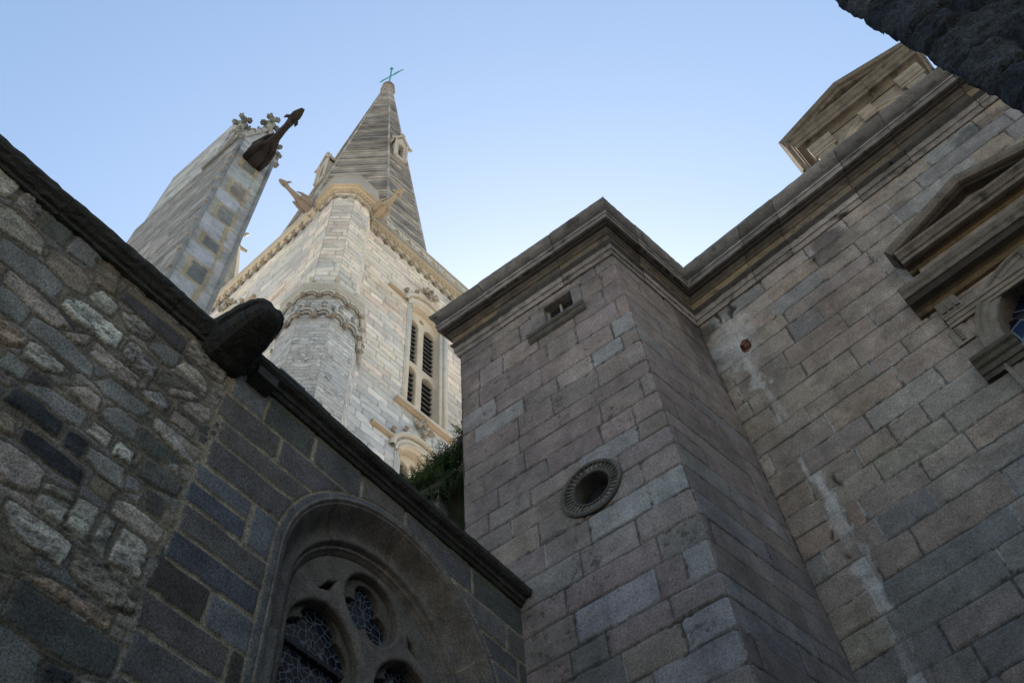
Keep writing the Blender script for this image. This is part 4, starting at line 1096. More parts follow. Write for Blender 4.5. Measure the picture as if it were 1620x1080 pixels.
stT2 = courses(ztower(15, 34.6, 0.31), -9.5, 0.0, (0.45, 1.0), TP, 0.028, 0.006, 0.0, None, lambda u, z: jit(random.choice(TPG), .06) if random.random() < .25 else None)
wall_grid(mb, FTL, -9.5, 0.0, 17.0, 34.6, 0.036, stT2, TMORT, 0.018, 0.03, 0.006, holeTL, 82, lambda U, Z, H, C: greywash(U, Z, H, C, 4, 28.5))
wall_grid(mb, FTL, -9.5, 0.0, 0.0, 17.0, 0.25, stT2, TMORT, 0.014, 0.03, 0.006, None, 82)
mb.build('wall', M_LIME, tower, True)
# ---- octagonal stair turret on the corner
def oct_faces(ap, rot=172.5):
    out = []
    for k in range(8):
        a = rot + 45 * k; nn = np.array(hdg(a)); w_ = 2 * ap * math.tan(R_(22.5))
        u_ = np.array([-nn[1], nn[0], 0])        # keeps U x Z = N
        out.append((Frame(CT + nn * ap - u_ * w_ / 2, u_, nn), w_))
    return out
def turret(z0, z1, ap, pal, seed, step, rough, wash, hrow=0.28):
    mb = MB()
    zs = ztower(z0 - 0.2, z1, hrow)
    for k, (F, w_) in enumerate(oct_faces(ap)):
        if k in (3, 4, 5): 
            mb.add([F.P(0, z0), F.P(w_, z0), F.P(w_, z1), F.P(0, z1)], [(0, 1, 2, 3)], (0.6, 0.56, 0.5)); continue
        st_ = courses(zs, 0, w_, (0.35, 0.8), pal, 0.024, 0.006, rough)
        wall_grid(mb, F, 0, w_, z0, z1, step, st_, (0.42, 0.37, 0.31), 0.012, 0.03, 0.006, None, seed + k, lambda U, Z, H, C, q=k: greywash(U, Z, H, C, seed + q, wash),
                  lambda U, Z, H: (U, H * np.clip(np.minimum(U, U.max() - U) / 0.05, 0, 1)))
    return mb
turret(26.7, 34.6, 0.86, TP, 90, 0.04, 0.0, 24).build('upper_turret', M_LIME, tower, True)
turret(15.0, 26.9, 1.06, TPG, 100, 0.035, 0.35, 30, 0.17).build('lower_turret', M_LIME, tower, True)
LS = (0.64, 0.575, 0.47); LSg = (0.50, 0.46, 0.40); LSd = (0.36, 0.31, 0.245)
def leafball(m, p, r, c=LSd):
    """a carved leaf knop"""
    p = np.array(p)
    m.ball(p, r * 0.75, 7, 4, c)
    for k in range(6):
        a = k * 1.047 + random.random() * .4; e = random.uniform(-.7, .7)
        m.ball(p + r * 0.62 * np.array([math.cos(a), math.sin(a), e]), r * random.uniform(.32, .5), 5, 3, tuple(x * f_ for f_ in [random.uniform(.65, 1.1)] for x in c))
def arcade(m, F, us, z, w_, hgt, rad, o=0.05, c=LS, knop=0.075, cusp=False):
    """blind arcade: little arches carried on leaf knops"""
    for u in us:
        pts = [F.P(u - w_ / 2 + w_ * 0.5 * (1 - math.cos(math.pi * k / 8)), z + hgt * math.sin(math.pi * k / 8), o) for k in range(9)]
        m.tube(pts, rad, 6, True, c)
        m.tube([F.P(u - w_ * .33 + w_ * 0.33 * (1 - math.cos(math.pi * k / 6)), z + hgt * .62 * math.sin(math.pi * k / 6), o * .5) for k in range(7)], rad * .7, 5, True, LSg)
        leafball(m, F.P(u - w_ / 2, z - 0.05, o + 0.05), knop)
        if cusp: leafball(m, F.P(u, z + hgt + 0.13, o + 0.04), knop * .7, c)
# turret: corbelled top, canopy bands
tb = MB()
for k, (F, w_) in enumerate(oct_faces(0.86)):
    if k in (3, 4, 5): continue
    arcade(tb, F, [w_ * .25, w_ * .75], 33.95, w_ / 2, 0.26, 0.04, 0.04)
    for q in range(5): leafball(tb, F.P(w_ * (q + .5) / 5, 34.42, 0.10), 0.05, LS)
tb.build('corbel_band', M_LIME, tower, True)
def octsweep(name, prof, c, mat=M_LIME, rot=172.5, cc=None, nz=0.003):
    m = MB(); R0 = 1 / math.cos(R_(22.5))
    pts = []; nr = []
    for k in range(9):
        d = np.array(hdg(rot + 22.5 + 45 * k)); pts.append(CT); nr.append(d[:2] * R0)
    V = []; n = len(prof); sub = 6
    for k in range(8):
        for j in range(sub):
            t = j / sub
            for (o, z) in prof:
                q = CT[:2] + (nr[k] * (1 - t) + nr[k + 1] * t) * o
                V.append((q[0] + random.uniform(-nz, nz), q[1] + random.uniform(-nz, nz), z + random.uniform(-nz, nz)))
    V = np.array(V); K = 8 * sub
    m.add(V, [(i * n + a, ((i + 1) % K) * n + a, ((i + 1) % K) * n + a + 1, i * n + a + 1) for i in range(K) for a in range(n - 1)], [c if cc is None else cc(p) for i in range(K) for p in prof])
    return m.build(name, mat, tower)
octsweep('turret_cornice', [(0.84, 34.40), (0.90, 34.42), (0.94, 34.50), (1.00, 34.52), (1.06, 34.60), (1.13, 34.62), (1.14, 34.68), (1.08, 34.72), (1.06, 35.50), (1.10, 35.54), (1.10, 35.60), (0.3, 35.66)], (0.50, 0.47, 0.43), cc=lambda p: (0.40, 0.365, 0.33) if p[1] > 34.66 else (0.58, 0.47, 0.33))  # golden lower mouldings: warm bounce light painted into the colour
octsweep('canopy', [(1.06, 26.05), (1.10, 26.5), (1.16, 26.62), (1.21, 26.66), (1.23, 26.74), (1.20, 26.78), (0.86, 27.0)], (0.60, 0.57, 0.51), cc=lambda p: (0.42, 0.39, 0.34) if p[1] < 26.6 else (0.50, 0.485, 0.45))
cb = MB(); cbu = MB()
for k, (F, w_) in enumerate(oct_faces(1.09)):
    if k in (3, 4, 5): continue
    arcade(cbu, F, [w_ * .25, w_ * .75], 26.12, w_ / 2, 0.27, 0.045, 0.05, (0.58, 0.55, 0.49), 0.085)
    arcade(cb, F, [w_ * .25, w_ * .75], 24.95, w_ / 2, 0.36, 0.05, 0.06, (0.52, 0.51, 0.48), 0.095, True)
    for q in (0.25, 0.75):
        p0 = F.P(w_ * q, 25.25, 0.06)
        cb.tube([F.P(w_ * q - .2, 25.28, .05), F.P(w_ * q, 25.52, .08)], .035, 5, True, (0.46, 0.45, 0.43)); cb.tube([F.P(w_ * q + .2, 25.28, .05), F.P(w_ * q, 25.52, .08)], .035, 5, True, (0.46, 0.45, 0.43))
        leafball(cb, F.P(w_ * q, 25.60, .09), .09, (0.40, 0.39, 0.37))
    leafball(cb, F.P(0, 25.45, .03), .08, (0.40, 0.39, 0.37))
cb.build('carved_band', M_LIME, tower, True); cbu.build('carved_band', M_LIME, tower, True)
for k in (7, 0, 1, 2):
    d = np.array(hdg(172.5 - 22.5 + 45 * k)); hk = MB()
    hk.tube([CT + d * 0.94 + np.array([0, 0, 27.55]), CT + d * 1.02 + np.array([0, 0, 27.5])], .09, 8, True, LSg)
    hk.build('carved_knob', M_LIME, tower)
# ---- main cornice with corbel arcade and parapets
FCOR = [(-0.05, 34.33), (0.05, 34.35), (0.10, 34.42), (0.20, 34.46), (0.25, 34.53), (0.33, 34.55), (0.345, 34.62), (0.30, 34.66), (-0.6, 34.70)]
def cc2(t, p, rs): return (0.60, 0.50, 0.37) if p[1] < 34.5 else (0.50, 0.47, 0.42)  # warm light reflected from below is painted onto the underside
mc = MB()
sweep(mc, [FTR.P(0.85, 0)[:2], FTR.P(8.2, 0)[:2]], [FTR.N[:2]] * 2, FCOR, seg=.2, nz=.004, colfn=cc2)
sweep(mc, [FTL.P(-9.5, 0)[:2], FTL.P(-0.75, 0)[:2]], [FTL.N[:2]] * 2, [(o * .72, z) for o, z in FCOR], seg=.2, nz=.004, colfn=cc2)
mc.build('cornice', M_LIME, tower)
ca = MB(); cl_ = MB()
arcade(ca, FTR, [1.25 + .41 * k for k in range(17)], 33.95, .41, .24, .042, .06, LS, .115)
for k in range(36): leafball(ca, FTR.P(1.0 + .205 * k, 34.40, .12), .045, LS)
arcade(cl_, FTL, [-1.1 - .41 * k for k in range(20)], 33.95, .41, .24, .042, .06, LS, .115)
for k in range(20): leafball(cl_, FTL.P(-1.0 - .41 * k, 34.40, .12), .06, LS)
ca.build('corbel_arcade', M_LIME, tower, True); cl_.build('corbel_arcade', M_LIME, tower, True)
Fp = FTR.shift(0.22)
pa = MB()
holes_p = [ring_pts(1.55 + .62 * k, 35.02, .13, .10, n=14) for k in range(11)]
pp = plate('parapet', Fp, [(0.95, 34.66), (8.2, 34.66), (8.2, 35.36), (0.95, 35.36)], holes_p, 0.0, 0.16, 0.02, M_LIME, tower, (0.56, 0.52, 0.45))
pm = MB()
pm.box(Fp.P(0.9, 35.36, 0.05), FTR.U * 7.3, FTR.N * -0.26, (0, 0, .08), (0.50, 0.47, 0.42))
for k in range(11):
    u = 1.55 + .62 * k
    pm.tube([Fp.P(u - .28, 34.72, .02), Fp.P(u - .16, 34.95, .03), Fp.P(u, 35.22, .03), Fp.P(u + .16, 34.95, .03), Fp.P(u + .28, 34.72, .02)], .022, 5, True, (0.60, 0.56, 0.49))
    pm.tube([Fp.P(u + .31, 35.3, .02), Fp.P(u + .31, 34.75, .02)], .02, 5, True, (0.60, 0.56, 0.49))
pm.build('tracery', M_LIME, pp)
pl2 = MB(); pl2.box(FTL.P(-9.5, 34.66, 0.02), FTL.U * 8.7, FTL.N * -.2, (0, 0, .45), (0.50, 0.48, 0.45)); pl2.build('low_parapet', M_LIME, tower)
# ---- gargoyles of the tower
def beast(name, base, d, L, mat, parent, s=1.0, c=(0.42, 0.36, 0.29), drop=0.0):
    base = np.array(base); d = np.array(d); d = d / np.linalg.norm(d); up = np.array([0, 0, 1.0]); si = np.cross(d, up)
    m = MB()
    ax = [(0, 0), (.1, .0), (.2, .015), (.3, .03), (.38, .03), (.46, .03), (.54, .02), (.62, .02), (.70, .03), (.77, .06), (.83, .09), (.89, .09), (.95, .07), (1.0, .05)]
    ra = [(.15, .18), (.16, .19), (.155, .185), (.15, .175), (.125, .145), (.10, .12), (.085, .10), (.075, .085), (.07, .08), (.085, .085), (.105, .105), (.10, .085), (.075, .06), (.04, .035)]
    rr = random.Random(int(L * 100))
    V = []; nn_ = 14
    for (a, b), (rx, ry) in zip(ax, ra):
        p = base + d * L * a + up * (b - drop * a) * s
        for k in range(nn_):
            q = 2 * math.pi * k / nn_; ca, sa = math.cos(q), math.sin(q)
            f = 1 + .10 * math.sin(3 * q + a * 9) + rr.uniform(-.07, .07)
            V.append(p + si * rx * s * f * math.copysign(abs(ca) ** .75, ca) + up * ry * s * f * math.copysign(abs(sa) ** .75, sa) + d * rr.uniform(-.012, .012))
    m.add(V, [(i * nn_ + k, i * nn_ + (k + 1) % nn_, (i + 1) * nn_ + (k + 1) % nn_, (i + 1) * nn_ + k) for i in range(len(ax) - 1) for k in range(nn_)] + [tuple((len(ax) - 1) * nn_ + k for k in range(nn_))], c)
    for k in (-1, 1):
        m.tube([base + d * L * .82 + si * .07 * s * k + up * .13 * s, base + d * L * .77 + si * .13 * s * k + up * .24 * s, base + d * L * .72 + si * .15 * s * k + up * .30 * s], [.05 * s, .04 * s, .01 * s], 6, True, c)   # ears
        m.tube([base + d * L * .02 + si * .15 * s * k - up * .04 * s, base + d * L * .2 + si * .19 * s * k - up * .05 * s, base + d * L * .36 + si * .17 * s * k - up * .10 * s, base + d * L * .42 + si * .14 * s * k - up * .20 * s], [.10 * s, .09 * s, .06 * s, .035 * s], 7, True, c)   # haunches and paws
        m.tube([base + d * L * .06 + si * .12 * s * k + up * .15 * s, base + d * L * .22 + si * .20 * s * k + up * .20 * s, base + d * L * .40 + si * .13 * s * k + up * .22 * s, base + d * L * .5 + si * .08 * s * k + up * .17 * s], [.05 * s, .075 * s, .045 * s, .015 * s], 6, True, c)   # folded wings
        m.ball(base + d * L * .87 + si * .075 * s * k + up * (.13 - drop * .87) * s, .035 * s, 6, 4, c)   # brows
    m.tube([base + d * L * .84 - up * (drop * .84 + .03) * s, base + d * L * .92 - up * (drop * .9 + .055) * s, base + d * L * .985 - up * (drop + .05) * s], [(.07 * s, .035 * s), (.055 * s, .03 * s), (.03 * s, .015 * s)], 7, True, c)   # lower jaw
    for q in range(4): m.ball(base + d * L * (.1 + .13 * q) + up * (.20 - .02 * q) * s, .05 * s, 6, 4, c)   # ridge of the back
    return m.build(name, mat, parent, True)
g1 = beast('gargoyle', (-6.62, 12.92, 34.0), hdg(214), 1.45, M_LIME, tower, 1.0, (0.32, 0.26, 0.215))
g2 = beast('gargoyle', (-4.32, 13.42, 34.05), hdg(126), 1.35, M_LIME, tower, 1.05, (0.44, 0.36, 0.26))
# ---- belfry windows
def belfry(F, cu, zs, zb, name, parent, tiers, hood_z, lean=0.05):
    """arched two-light window: splayed orders with nook shafts, tracery, louvres"""
    m = MB()
    pf = [(0.0, 0.004), (0.0, 0.03), (0.03, 0.035), (0.05, 0.0), (0.075, -0.03), (0.11, -0.035), (0.13, -0.02), (0.15, -0.05), (0.16, -0.12), (0.18, -0.13), (0.20, -0.12), (0.21, -0.16), (0.21, -0.34), (0.21, -0.6)]
    arch_sweep(m, F, arch_path(cu, zs, 0.935, zb, 26), pf, colfn=lambda s, a, o: (0.68, 0.60, 0.49) if o < -.1 else (0.63, 0.585, 0.515))
    wo = m.build(name, M_LIME, parent, True)
    h = MB()
    hp = [(-0.02, 0.0), (-0.02, 0.10), (-0.07, 0.14), (-0.12, 0.14), (-0.17, 0.10), (-0.20, 0.0)]
    R0 = 0.98
    pts = []
    for k in range(41):
        a = math.pi * k / 40; pts.append((cu - R0 * math.cos(a), zs + R0 * math.sin(a), (math.cos(a), -math.sin(a))))
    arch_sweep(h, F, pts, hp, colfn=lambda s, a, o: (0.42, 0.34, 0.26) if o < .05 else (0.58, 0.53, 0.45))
    for s in (-1, 1):
        ua, ub = (cu - 1.85, cu - 1.0) if s < 0 else (cu + 1.0, cu + 1.85)
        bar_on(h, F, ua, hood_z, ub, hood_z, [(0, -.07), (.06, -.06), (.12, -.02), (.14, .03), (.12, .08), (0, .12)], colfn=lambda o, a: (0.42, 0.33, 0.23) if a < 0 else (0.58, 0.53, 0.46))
    for k in range(1, 6):
        a = math.pi * k / 6
        leafball(h, F.P(cu - 1.27 * math.cos(a), zs + 1.27 * math.sin(a), .10), .10, (0.40, 0.34, 0.28))
    top = zs + 1.36
    for (du, dz, r) in ((0, .12, .12), (-.2, .32, .13), (.2, .32, .13), (0, .5, .13), (0, .3, .10), (-.33, .30, .08), (.33, .30, .08)):
        leafball(h, F.P(cu + du, top + dz, .13), r, (0.42, 0.37, 0.31))
    h.build('hood_mould', M_LIME, wo, True)
    sh = MB()
    for s in (-1, 1):
        for (a, o, r) in ((0.09, 0.0, .062), (0.22, -0.09, .062)):
            u = cu + s * (0.935 - a)
            sh.tube([F.P(u, zb, o), F.P(u, zs - .1, o)], r, 10, True, (0.66, 0.60, 0.52))
            for dz in (0.0, .07): sh.tube([F.P(u, zs - .12 + dz, o), F.P(u, zs - .07 + dz, o)], r * (1.45 if dz else 1.2), 10, True, (0.56, 0.49, 0.40))
            leafball(sh, F.P(u, zs - .03, o + .03), r * 1.5, (0.55, 0.48, 0.38))
            zq = zb + 1.4
            while zq < zs - .5: sh.tube([F.P(u, zq, o), F.P(u, zq + .02, o)], r * 1.05, 10, True, (0.48, 0.43, 0.36)); zq += 1.15
            sh.tube([F.P(u, zb, o), F.P(u, zb + .15, o), F.P(u, zb + .22, o)], [r * 1.6, r * 1.5, r], 10, True, (0.58, 0.54, 0.48))
    sh.build('nook_shaft', M_LIME, wo, True)
    Fi = F.shift(-0.36); ri = 0.76; cu0 = cu; cu = cu + lean
    ol = [(cu - ri, zb - .1), (cu + ri, zb - .1)] + ring_pts(cu, zs, ri, n=26, a0=0, a1=186)
    hs = []
    for (za, zt) in tiers:
        for s in (-1, 1): hs.append(lancet_pts(cu + s * .40, .265, za, zt, .12, 8))
    hs.append(ring_pts(cu, zs + .34, .10, .13, n=12))
    plate('tracery', Fi, ol, hs, 0.0, .24, .05, M_LIME, wo, (0.67, 0.58, 0.46))
    for (za, zt) in tiers:
        for s in (-1, 1):
            lv = MB()
            zq = za + .05
            while zq < zt + .22:
                c = cu + s * .40
                O = Fi.P(c - .30, zq + .22, -.42)
                lv.box(O, F.U * .6, F.N * .30 + np.array([0, 0, -.20]), F.N * .02 + np.array([0, 0, .03]), (1, 1, 1)); zq += .27
            lv.build('louvre', M_LOUVRE, wo)
    bk = MB(); bk.box(Fi.P(cu - .7, zb - .1, -.62), F.U * 1.4, F.N * .05, (0, 0, zs - zb + 1.0)); bk.build('dark_opening', M_VOID, wo)
    sl = MB(); cu = cu0
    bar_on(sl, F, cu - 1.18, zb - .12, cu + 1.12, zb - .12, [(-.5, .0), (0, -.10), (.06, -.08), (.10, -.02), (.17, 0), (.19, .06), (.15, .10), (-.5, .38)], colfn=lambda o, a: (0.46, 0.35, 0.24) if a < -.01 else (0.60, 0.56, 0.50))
    sl.build('sill', M_LIME, wo)
    return wo
belfry(FTR, WC, WZT, 25.0, 'belfry_window', tower, [(25.05, 27.75), (28.35, 30.75)], 31.1)
belfry(FTL, WCL, WZT, 25.0, 'belfry_window', tower, [(25.05, 27.75), (28.35, 30.75)], 31.1)
belfry(FTR, WC - .1, 22.65, 16.5, 'belfry_window', tower, [(16.6, 19.4), (19.9, 22.72)], 22.98)
# ---- spire
SPC = np.array([19.7 * math.sin(R_(-19.35)), 19.7 * math.cos(R_(-19.35)), 0]); APX = 70.5; KS = 0.114
beta = 29.7; angs = []
for k in range(4):
    d0 = 176 + 90 * k; angs += [d0 - beta, d0 + beta]
def sp_ring(z, extra=0.0): 
    r = (APX - z) * KS + extra
    return [SPC + r * np.array(hdg(a)) + np.array([0, 0, z]) for a in angs]
NSUB = 6
def sp_fine(z, extra=0.0):
    q = sp_ring(z, extra); return [q[k] * (1 - t / NSUB) + q[(k + 1) % 8] * (t / NSUB) for k in range(8) for t in range(NSUB)]
sp = MB(); z = 35.0; V = []; Cs = []; rows = 0
rsp = random.Random(11)
while z < 67.9:
    hgt = 0.40 + 0.08 * rsp.random(); z2 = min(z + hgt, 68.0)
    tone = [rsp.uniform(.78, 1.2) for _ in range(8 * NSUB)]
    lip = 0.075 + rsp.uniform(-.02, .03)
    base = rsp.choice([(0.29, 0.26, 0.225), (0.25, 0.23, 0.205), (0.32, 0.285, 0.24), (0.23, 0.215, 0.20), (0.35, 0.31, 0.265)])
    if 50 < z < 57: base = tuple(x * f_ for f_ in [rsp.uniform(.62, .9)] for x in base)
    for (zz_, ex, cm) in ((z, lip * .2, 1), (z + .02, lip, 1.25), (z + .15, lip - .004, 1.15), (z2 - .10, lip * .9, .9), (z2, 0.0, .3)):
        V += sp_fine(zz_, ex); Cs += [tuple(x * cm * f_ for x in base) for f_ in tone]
        rows += 1
    z = z2
KF = 8 * NSUB
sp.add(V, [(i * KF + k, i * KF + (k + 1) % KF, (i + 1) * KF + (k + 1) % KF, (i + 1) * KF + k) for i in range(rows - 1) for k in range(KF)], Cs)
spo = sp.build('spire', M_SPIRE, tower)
rg = MB()
for k in range(8):
    zs_ = np.arange(35.5, 68, .9)
    for q in range(len(zs_) - 1):
        a, b = sp_ring(zs_[q], .05)[k], sp_ring(zs_[q + 1], .05)[k]
        rg.tube([a, b], [.085 - .0012 * (zs_[q] - 35), .085 - .0012 * (zs_[q] - 35)], 7, True, tuple(x * f_ for f_ in [rsp.uniform(.8, 1.1)] for x in (0.40, 0.37, 0.33)))
rg.build('ridge_ribs', M_SPIRE, spo)
cp = MB()
cp.tube([SPC + np.array([0, 0, h]) for h in (67.4, 67.8, 68.0, 68.4, 68.9, 69.0)], [.36, .40, .52, .46, .46, .3], 10, True, (0.27, 0.23, 0.20))
cp.build('stone_cap', M_SPIRE, spo)
vn = MB()
vn.ball(SPC + np.array([0, 0, 69.15]), .34, 12, 8, sc=(1, 1, 1.3))
pv = SPC + np.array([0, 0, 69.5])
vn.tube([pv, SPC + np.array([0, 0, 73.6])], .06, 8)
vn.ball(SPC + np.array([0, 0, 73.7]), .14, 8, 6)
vd = np.array(hdg(112)); c0 = SPC + np.array([0, 0, 71.7])
sx_ = vd * 1.0
arrow = [(a_ * .62, b_ * .9) for a_, b_ in [(-1.5, .0), (-1.05, .16), (-.75, .12), (-.3, .09), (.35, .07), (.7, .22), (1.25, .10), (1.75, .0), (1.25, -.10), (.7, -.2), (.35, -.05), (-.3, -.07), (-.75, -.12), (-1.05, -.15)]]
tl_ = np.array([0, 0, 0.0])
V = [c0 + vd * a + tl_ * a + np.array([0, 0, b]) + np.cross(vd, (0, 0, 1)) * t for t in (-.03, .03) for a, b in arrow]
n_ = len(arrow)
vn.add(V, [tuple(range(n_))[::-1], tuple(range(n_, 2 * n_))] + [(k, (k + 1) % n_, n_ + (k + 1) % n_, n_ + k) for k in range(n_)])
vn.build('weather_vane', M_COPPER, spo)
# lucarnes on two faces of the spire
def lucarne(nang, z0, side):
    nn = np.array(hdg(nang)); u_ = np.array([-nn[1], nn[0], 0])
    r = (APX - z0) * KS * math.cos(R_(45 - beta))
    F = Frame(SPC + nn * (r + .18) + u_ * side, u_, nn)
    lo = plate('lucarne', F, [(-.34, z0), (.34, z0), (.34, z0 + 2.3), (0, z0 + 3.2), (-.34, z0 + 2.3)], [lancet_pts(0, .16, z0 + .35, z0 + 1.9, .2, 6)], 0.0, .35, .02, M_LIME, spo, (0.50, 0.45, 0.385))
    d = MB()
    d.box(F.P(-.30, z0 - .2, -1.0), u_ * .6, nn * .72, (0, 0, 2.4), (0.10, 0.09, 0.085))
    for s in (-1, 1):
        d.tube([F.P(s * .36, z0, .02), F.P(s * .36, z0 + 2.35, .02)], .07, 7, True, (0.52, 0.47, 0.40))
        bar_on(d, F, *((-.46, z0 + 2.25, 0, z0 + 3.3) if s < 0 else (0, z0 + 3.3, .46, z0 + 2.25)), [(-.5, 0), (.06, 0), (.10, .06), (.06, .12), (-.5, .14)], (0.46, 0.42, 0.36))
        d.tube([F.P(s * .44, z0 + 2.35, .02), F.P(s * .62, z0 + 2.15, .06)], [.05, .09], 6, True, (0.42, 0.37, 0.32))
    for a in range(5):
        q = a * 1.2566
        d.ball(F.P(.11 * math.cos(q), z0 + 3.62 + .10 * math.sin(q), 0), .085, 6, 4, (0.42, 0.38, 0.33))
    d.tube([F.P(0, z0 + 3.2, 0), F.P(0, z0 + 3.7, 0)], .05, 6, True, (0.42, 0.38, 0.33))
    d.build('lucarne_surround', M_LIME, lo)
lucarne(131, 49.6, 0.0); lucarne(221, 46.4, 0.0)
# corner spirelet at the far left corner
pv = np.array([22.4 * math.sin(R_(-34.6)), 22.4 * math.cos(R_(-34.6)), 0]); sm = MB(); V = []; z = 34.6; rows = 0; Cs = []
while z < 45.9:
    for (zq, ex, cm) in ((z, .0, .55), (z + .03, .05, 1.1), (z + .17, .045, 1.05)):
        r = max((46.7 - zq) * .150, .05) + ex
        V += [pv + r * np.array(hdg(176 + 22.5 + 45 * k)) + np.array([0, 0, zq]) for k in range(8)]; Cs += [(0.50 * cm, 0.45 * cm, 0.37 * cm)] * 8; rows += 1
    z += .2
sm.add(V, [(i * 8 + k, i * 8 + (k + 1) % 8, (i + 1) * 8 + (k + 1) % 8, (i + 1) * 8 + k) for i in range(rows - 1) for k in range(8)], Cs)
for k in range(4):
    d = np.array(hdg(38 + 90 * k)); sm.tube([pv + np.array([0, 0, 45.9]), pv + d * .35 + np.array([0, 0, 46.15]), pv + d * .5 + np.array([0, 0, 46.5])], [.1, .12, .06], 6, True, (0.5, 0.44, 0.33))
    sm.tube([pv + d * .35 + np.array([0, 0, 44.7]), pv + d * .75 + np.array([0, 0, 44.85])], [.12, .08], 6, True, (0.5, 0.44, 0.33))
sm.tube([pv + np.array([0, 0, 45.6]), pv + np.array([0, 0, 47.0])], [.12, .05], 6, True, (0.5, 0.44, 0.33))
sm.build('corner_spirelet', M_SPIRE, tower)
back = MB()
tc = SPC.copy()
q0, q1 = FTR.P(8.2, 0), FTL.P(-9.5, 0); far = q0 + (q1 - FTL.P(0, 0))
back.add([(*q0[:2], 0), (*far[:2], 0), (*far[:2], 34.6), (*q0[:2], 34.6)], [(0, 1, 2, 3)], (.6, .56, .5)); back.add([(*far[:2], 0), (*q1[:2], 0), (*q1[:2], 34.6), (*far[:2], 34.6)], [(0, 1, 2, 3)], (.6, .56, .5))
back.add([(*FTR.P(0.3, 0)[:2], 34.62), (*q0[:2], 34.62), (*far[:2], 34.62), (*q1[:2], 34.62), (*FTL.P(-.3, 0)[:2], 34.62)], [(0, 1, 2, 3, 4)], (.4, .4, .4))
back.build('rear_walls', M_LIME, tower)

# ================================================================== BUTTRESS PIER
MP = 8.5 * np.array(hdg(-39.8))
pier = thing('buttress_pier', 'tall pale stone buttress pier with gabled crocketed pinnacle rising behind the dark chapel', 'buttress', tuple(MP))
FPR = Frame(MP, hdg(37.5), hdg(127.5)); PWD = 0.93
FPL = Frame(MP + 3.5 * np.array(hdg(-57)), hdg(123), hdg(213)); PLN = 3.5
PP = [(0.42, 0.42, 0.43), (0.37, 0.375, 0.39), (0.40, 0.385, 0.36), (0.33, 0.32, 0.31), (0.45, 0.45, 0.46)]
zs = []; z = 8.0
while z < 22.7: zs.append(z); z += random.uniform(.5, .75)
zs.append(22.7)
st_ = []
for i in range(len(zs) - 1):
    a, b = zs[i], zs[i + 1]; qz = .012
    if i % 2 == 0:
        st_ += [rect_stone(0.0, .60 + random.uniform(-.1, .1), a + qz, b - qz, jit((0.44, 0.45, 0.48), .08), .08), rect_stone(.66, .93, a + qz, b - qz, jit((0.40, 0.40, 0.40), .08), .08)]
    else:
        st_ += [rect_stone(0.0, .22, a + qz, b - qz, jit((0.36, 0.345, 0.32), .1), .1), rect_stone(.30, .62, a + .08, b - .06, jit(random.choice([(0.20, 0.20, 0.195), (0.24, 0.215, 0.19), (0.17, 0.175, 0.17)]), .1), .25), rect_stone(.70, .93, a + qz, b - qz, jit((0.36, 0.36, 0.36), .1), .1)]
mb = MB()
edgeP = lambda U, Z, H: (U, H * np.clip(np.minimum(U - U.min(), U.max() - U) / 0.03, 0, 1))
wall_grid(mb, FPR, 0, PWD, 8.0, 22.7, 0.022, st_, (0.36, 0.30, 0.21), 0.006, .012, .012, None, 201, None, edgeP, rnd=.012)
FPR.P
stp = courses(ztower(8, 22.8, .22), 0, PLN, (.4, 1.3), [(0.32, 0.315, 0.315), (0.285, 0.28, 0.28), (0.26, 0.252, 0.245), (0.21, 0.208, 0.205), (0.305, 0.29, 0.275)], .010, .008, .22)
wall_grid(mb, FPL, 0, PLN, 8.0, 22.7, 0.03, stp, (0.22, 0.21, 0.19), 0.010, .02, .006, None, 202, None, edgeP)
FPU = FPL.shift(-0.07)
stp = courses(ztower(22.6, 26.2, .3), 0, 2.35, (.5, 1.1), [(0.46, 0.46, 0.46), (0.42, 0.425, 0.43), (0.40, 0.385, 0.37)], .008, .006, .1)
wall_grid(mb, FPU, 0, 2.35, 22.6, 26.2, 0.04, stp, (0.3, 0.29, 0.27), 0.008, .02, .006, None, 203)
FQ = FPU.shift(-0.8)
for (a, b, z0_, z1_) in ((0, 2.35, 22.6, 26.2),):
    mb.add([FPU.P(a, z1_), FPU.P(b, z1_), FQ.P(b, z1_ - .0), FQ.P(a, z1_ - .0)], [(0, 1, 2, 3)], (.36, .36, .36))
    mb.add([FPU.P(b, z0_), FQ.P(b, z0_), FQ.P(b, z1_), FPU.P(b, z1_)], [(0, 1, 2, 3)], (.40, .40, .40)); mb.add([FPU.P(a, 8), FQ.P(a, 8), FQ.P(a, z1_), FPU.P(a, z1_)], [(0, 1, 2, 3)], (.40, .40, .40))
    mb.add([FQ.P(a, 8), FQ.P(b, 8), FQ.P(b, z1_), FQ.P(a, z1_)], [(0, 1, 2, 3)], (.40, .40, .40))
mb.box(FPL.P(0, 8.0, -.93), FPL.U * PLN * .998, FPL.N * .90, (0, 0, 14.68), (.38, .38, .38))
mb.build('pier_wall', M_PIER, pier, False)
rl = MB(); cr_ = (0.26, 0.25, 0.235)
for u in (0.045, PWD - .045): rl.tube([FPR.P(u, 8, .01), FPR.P(u, 22.7, .01)], .045, 8, True, cr_)
zq = 8.4
while zq < 22.6:
    rl.ball(FPR.P(0.0, zq, .03), random.uniform(.045, .062), 6, 4, (0.36, 0.32, 0.29)); zq += random.uniform(.35, .9)
rl.build('corner_roll', M_PIER, pier, True)
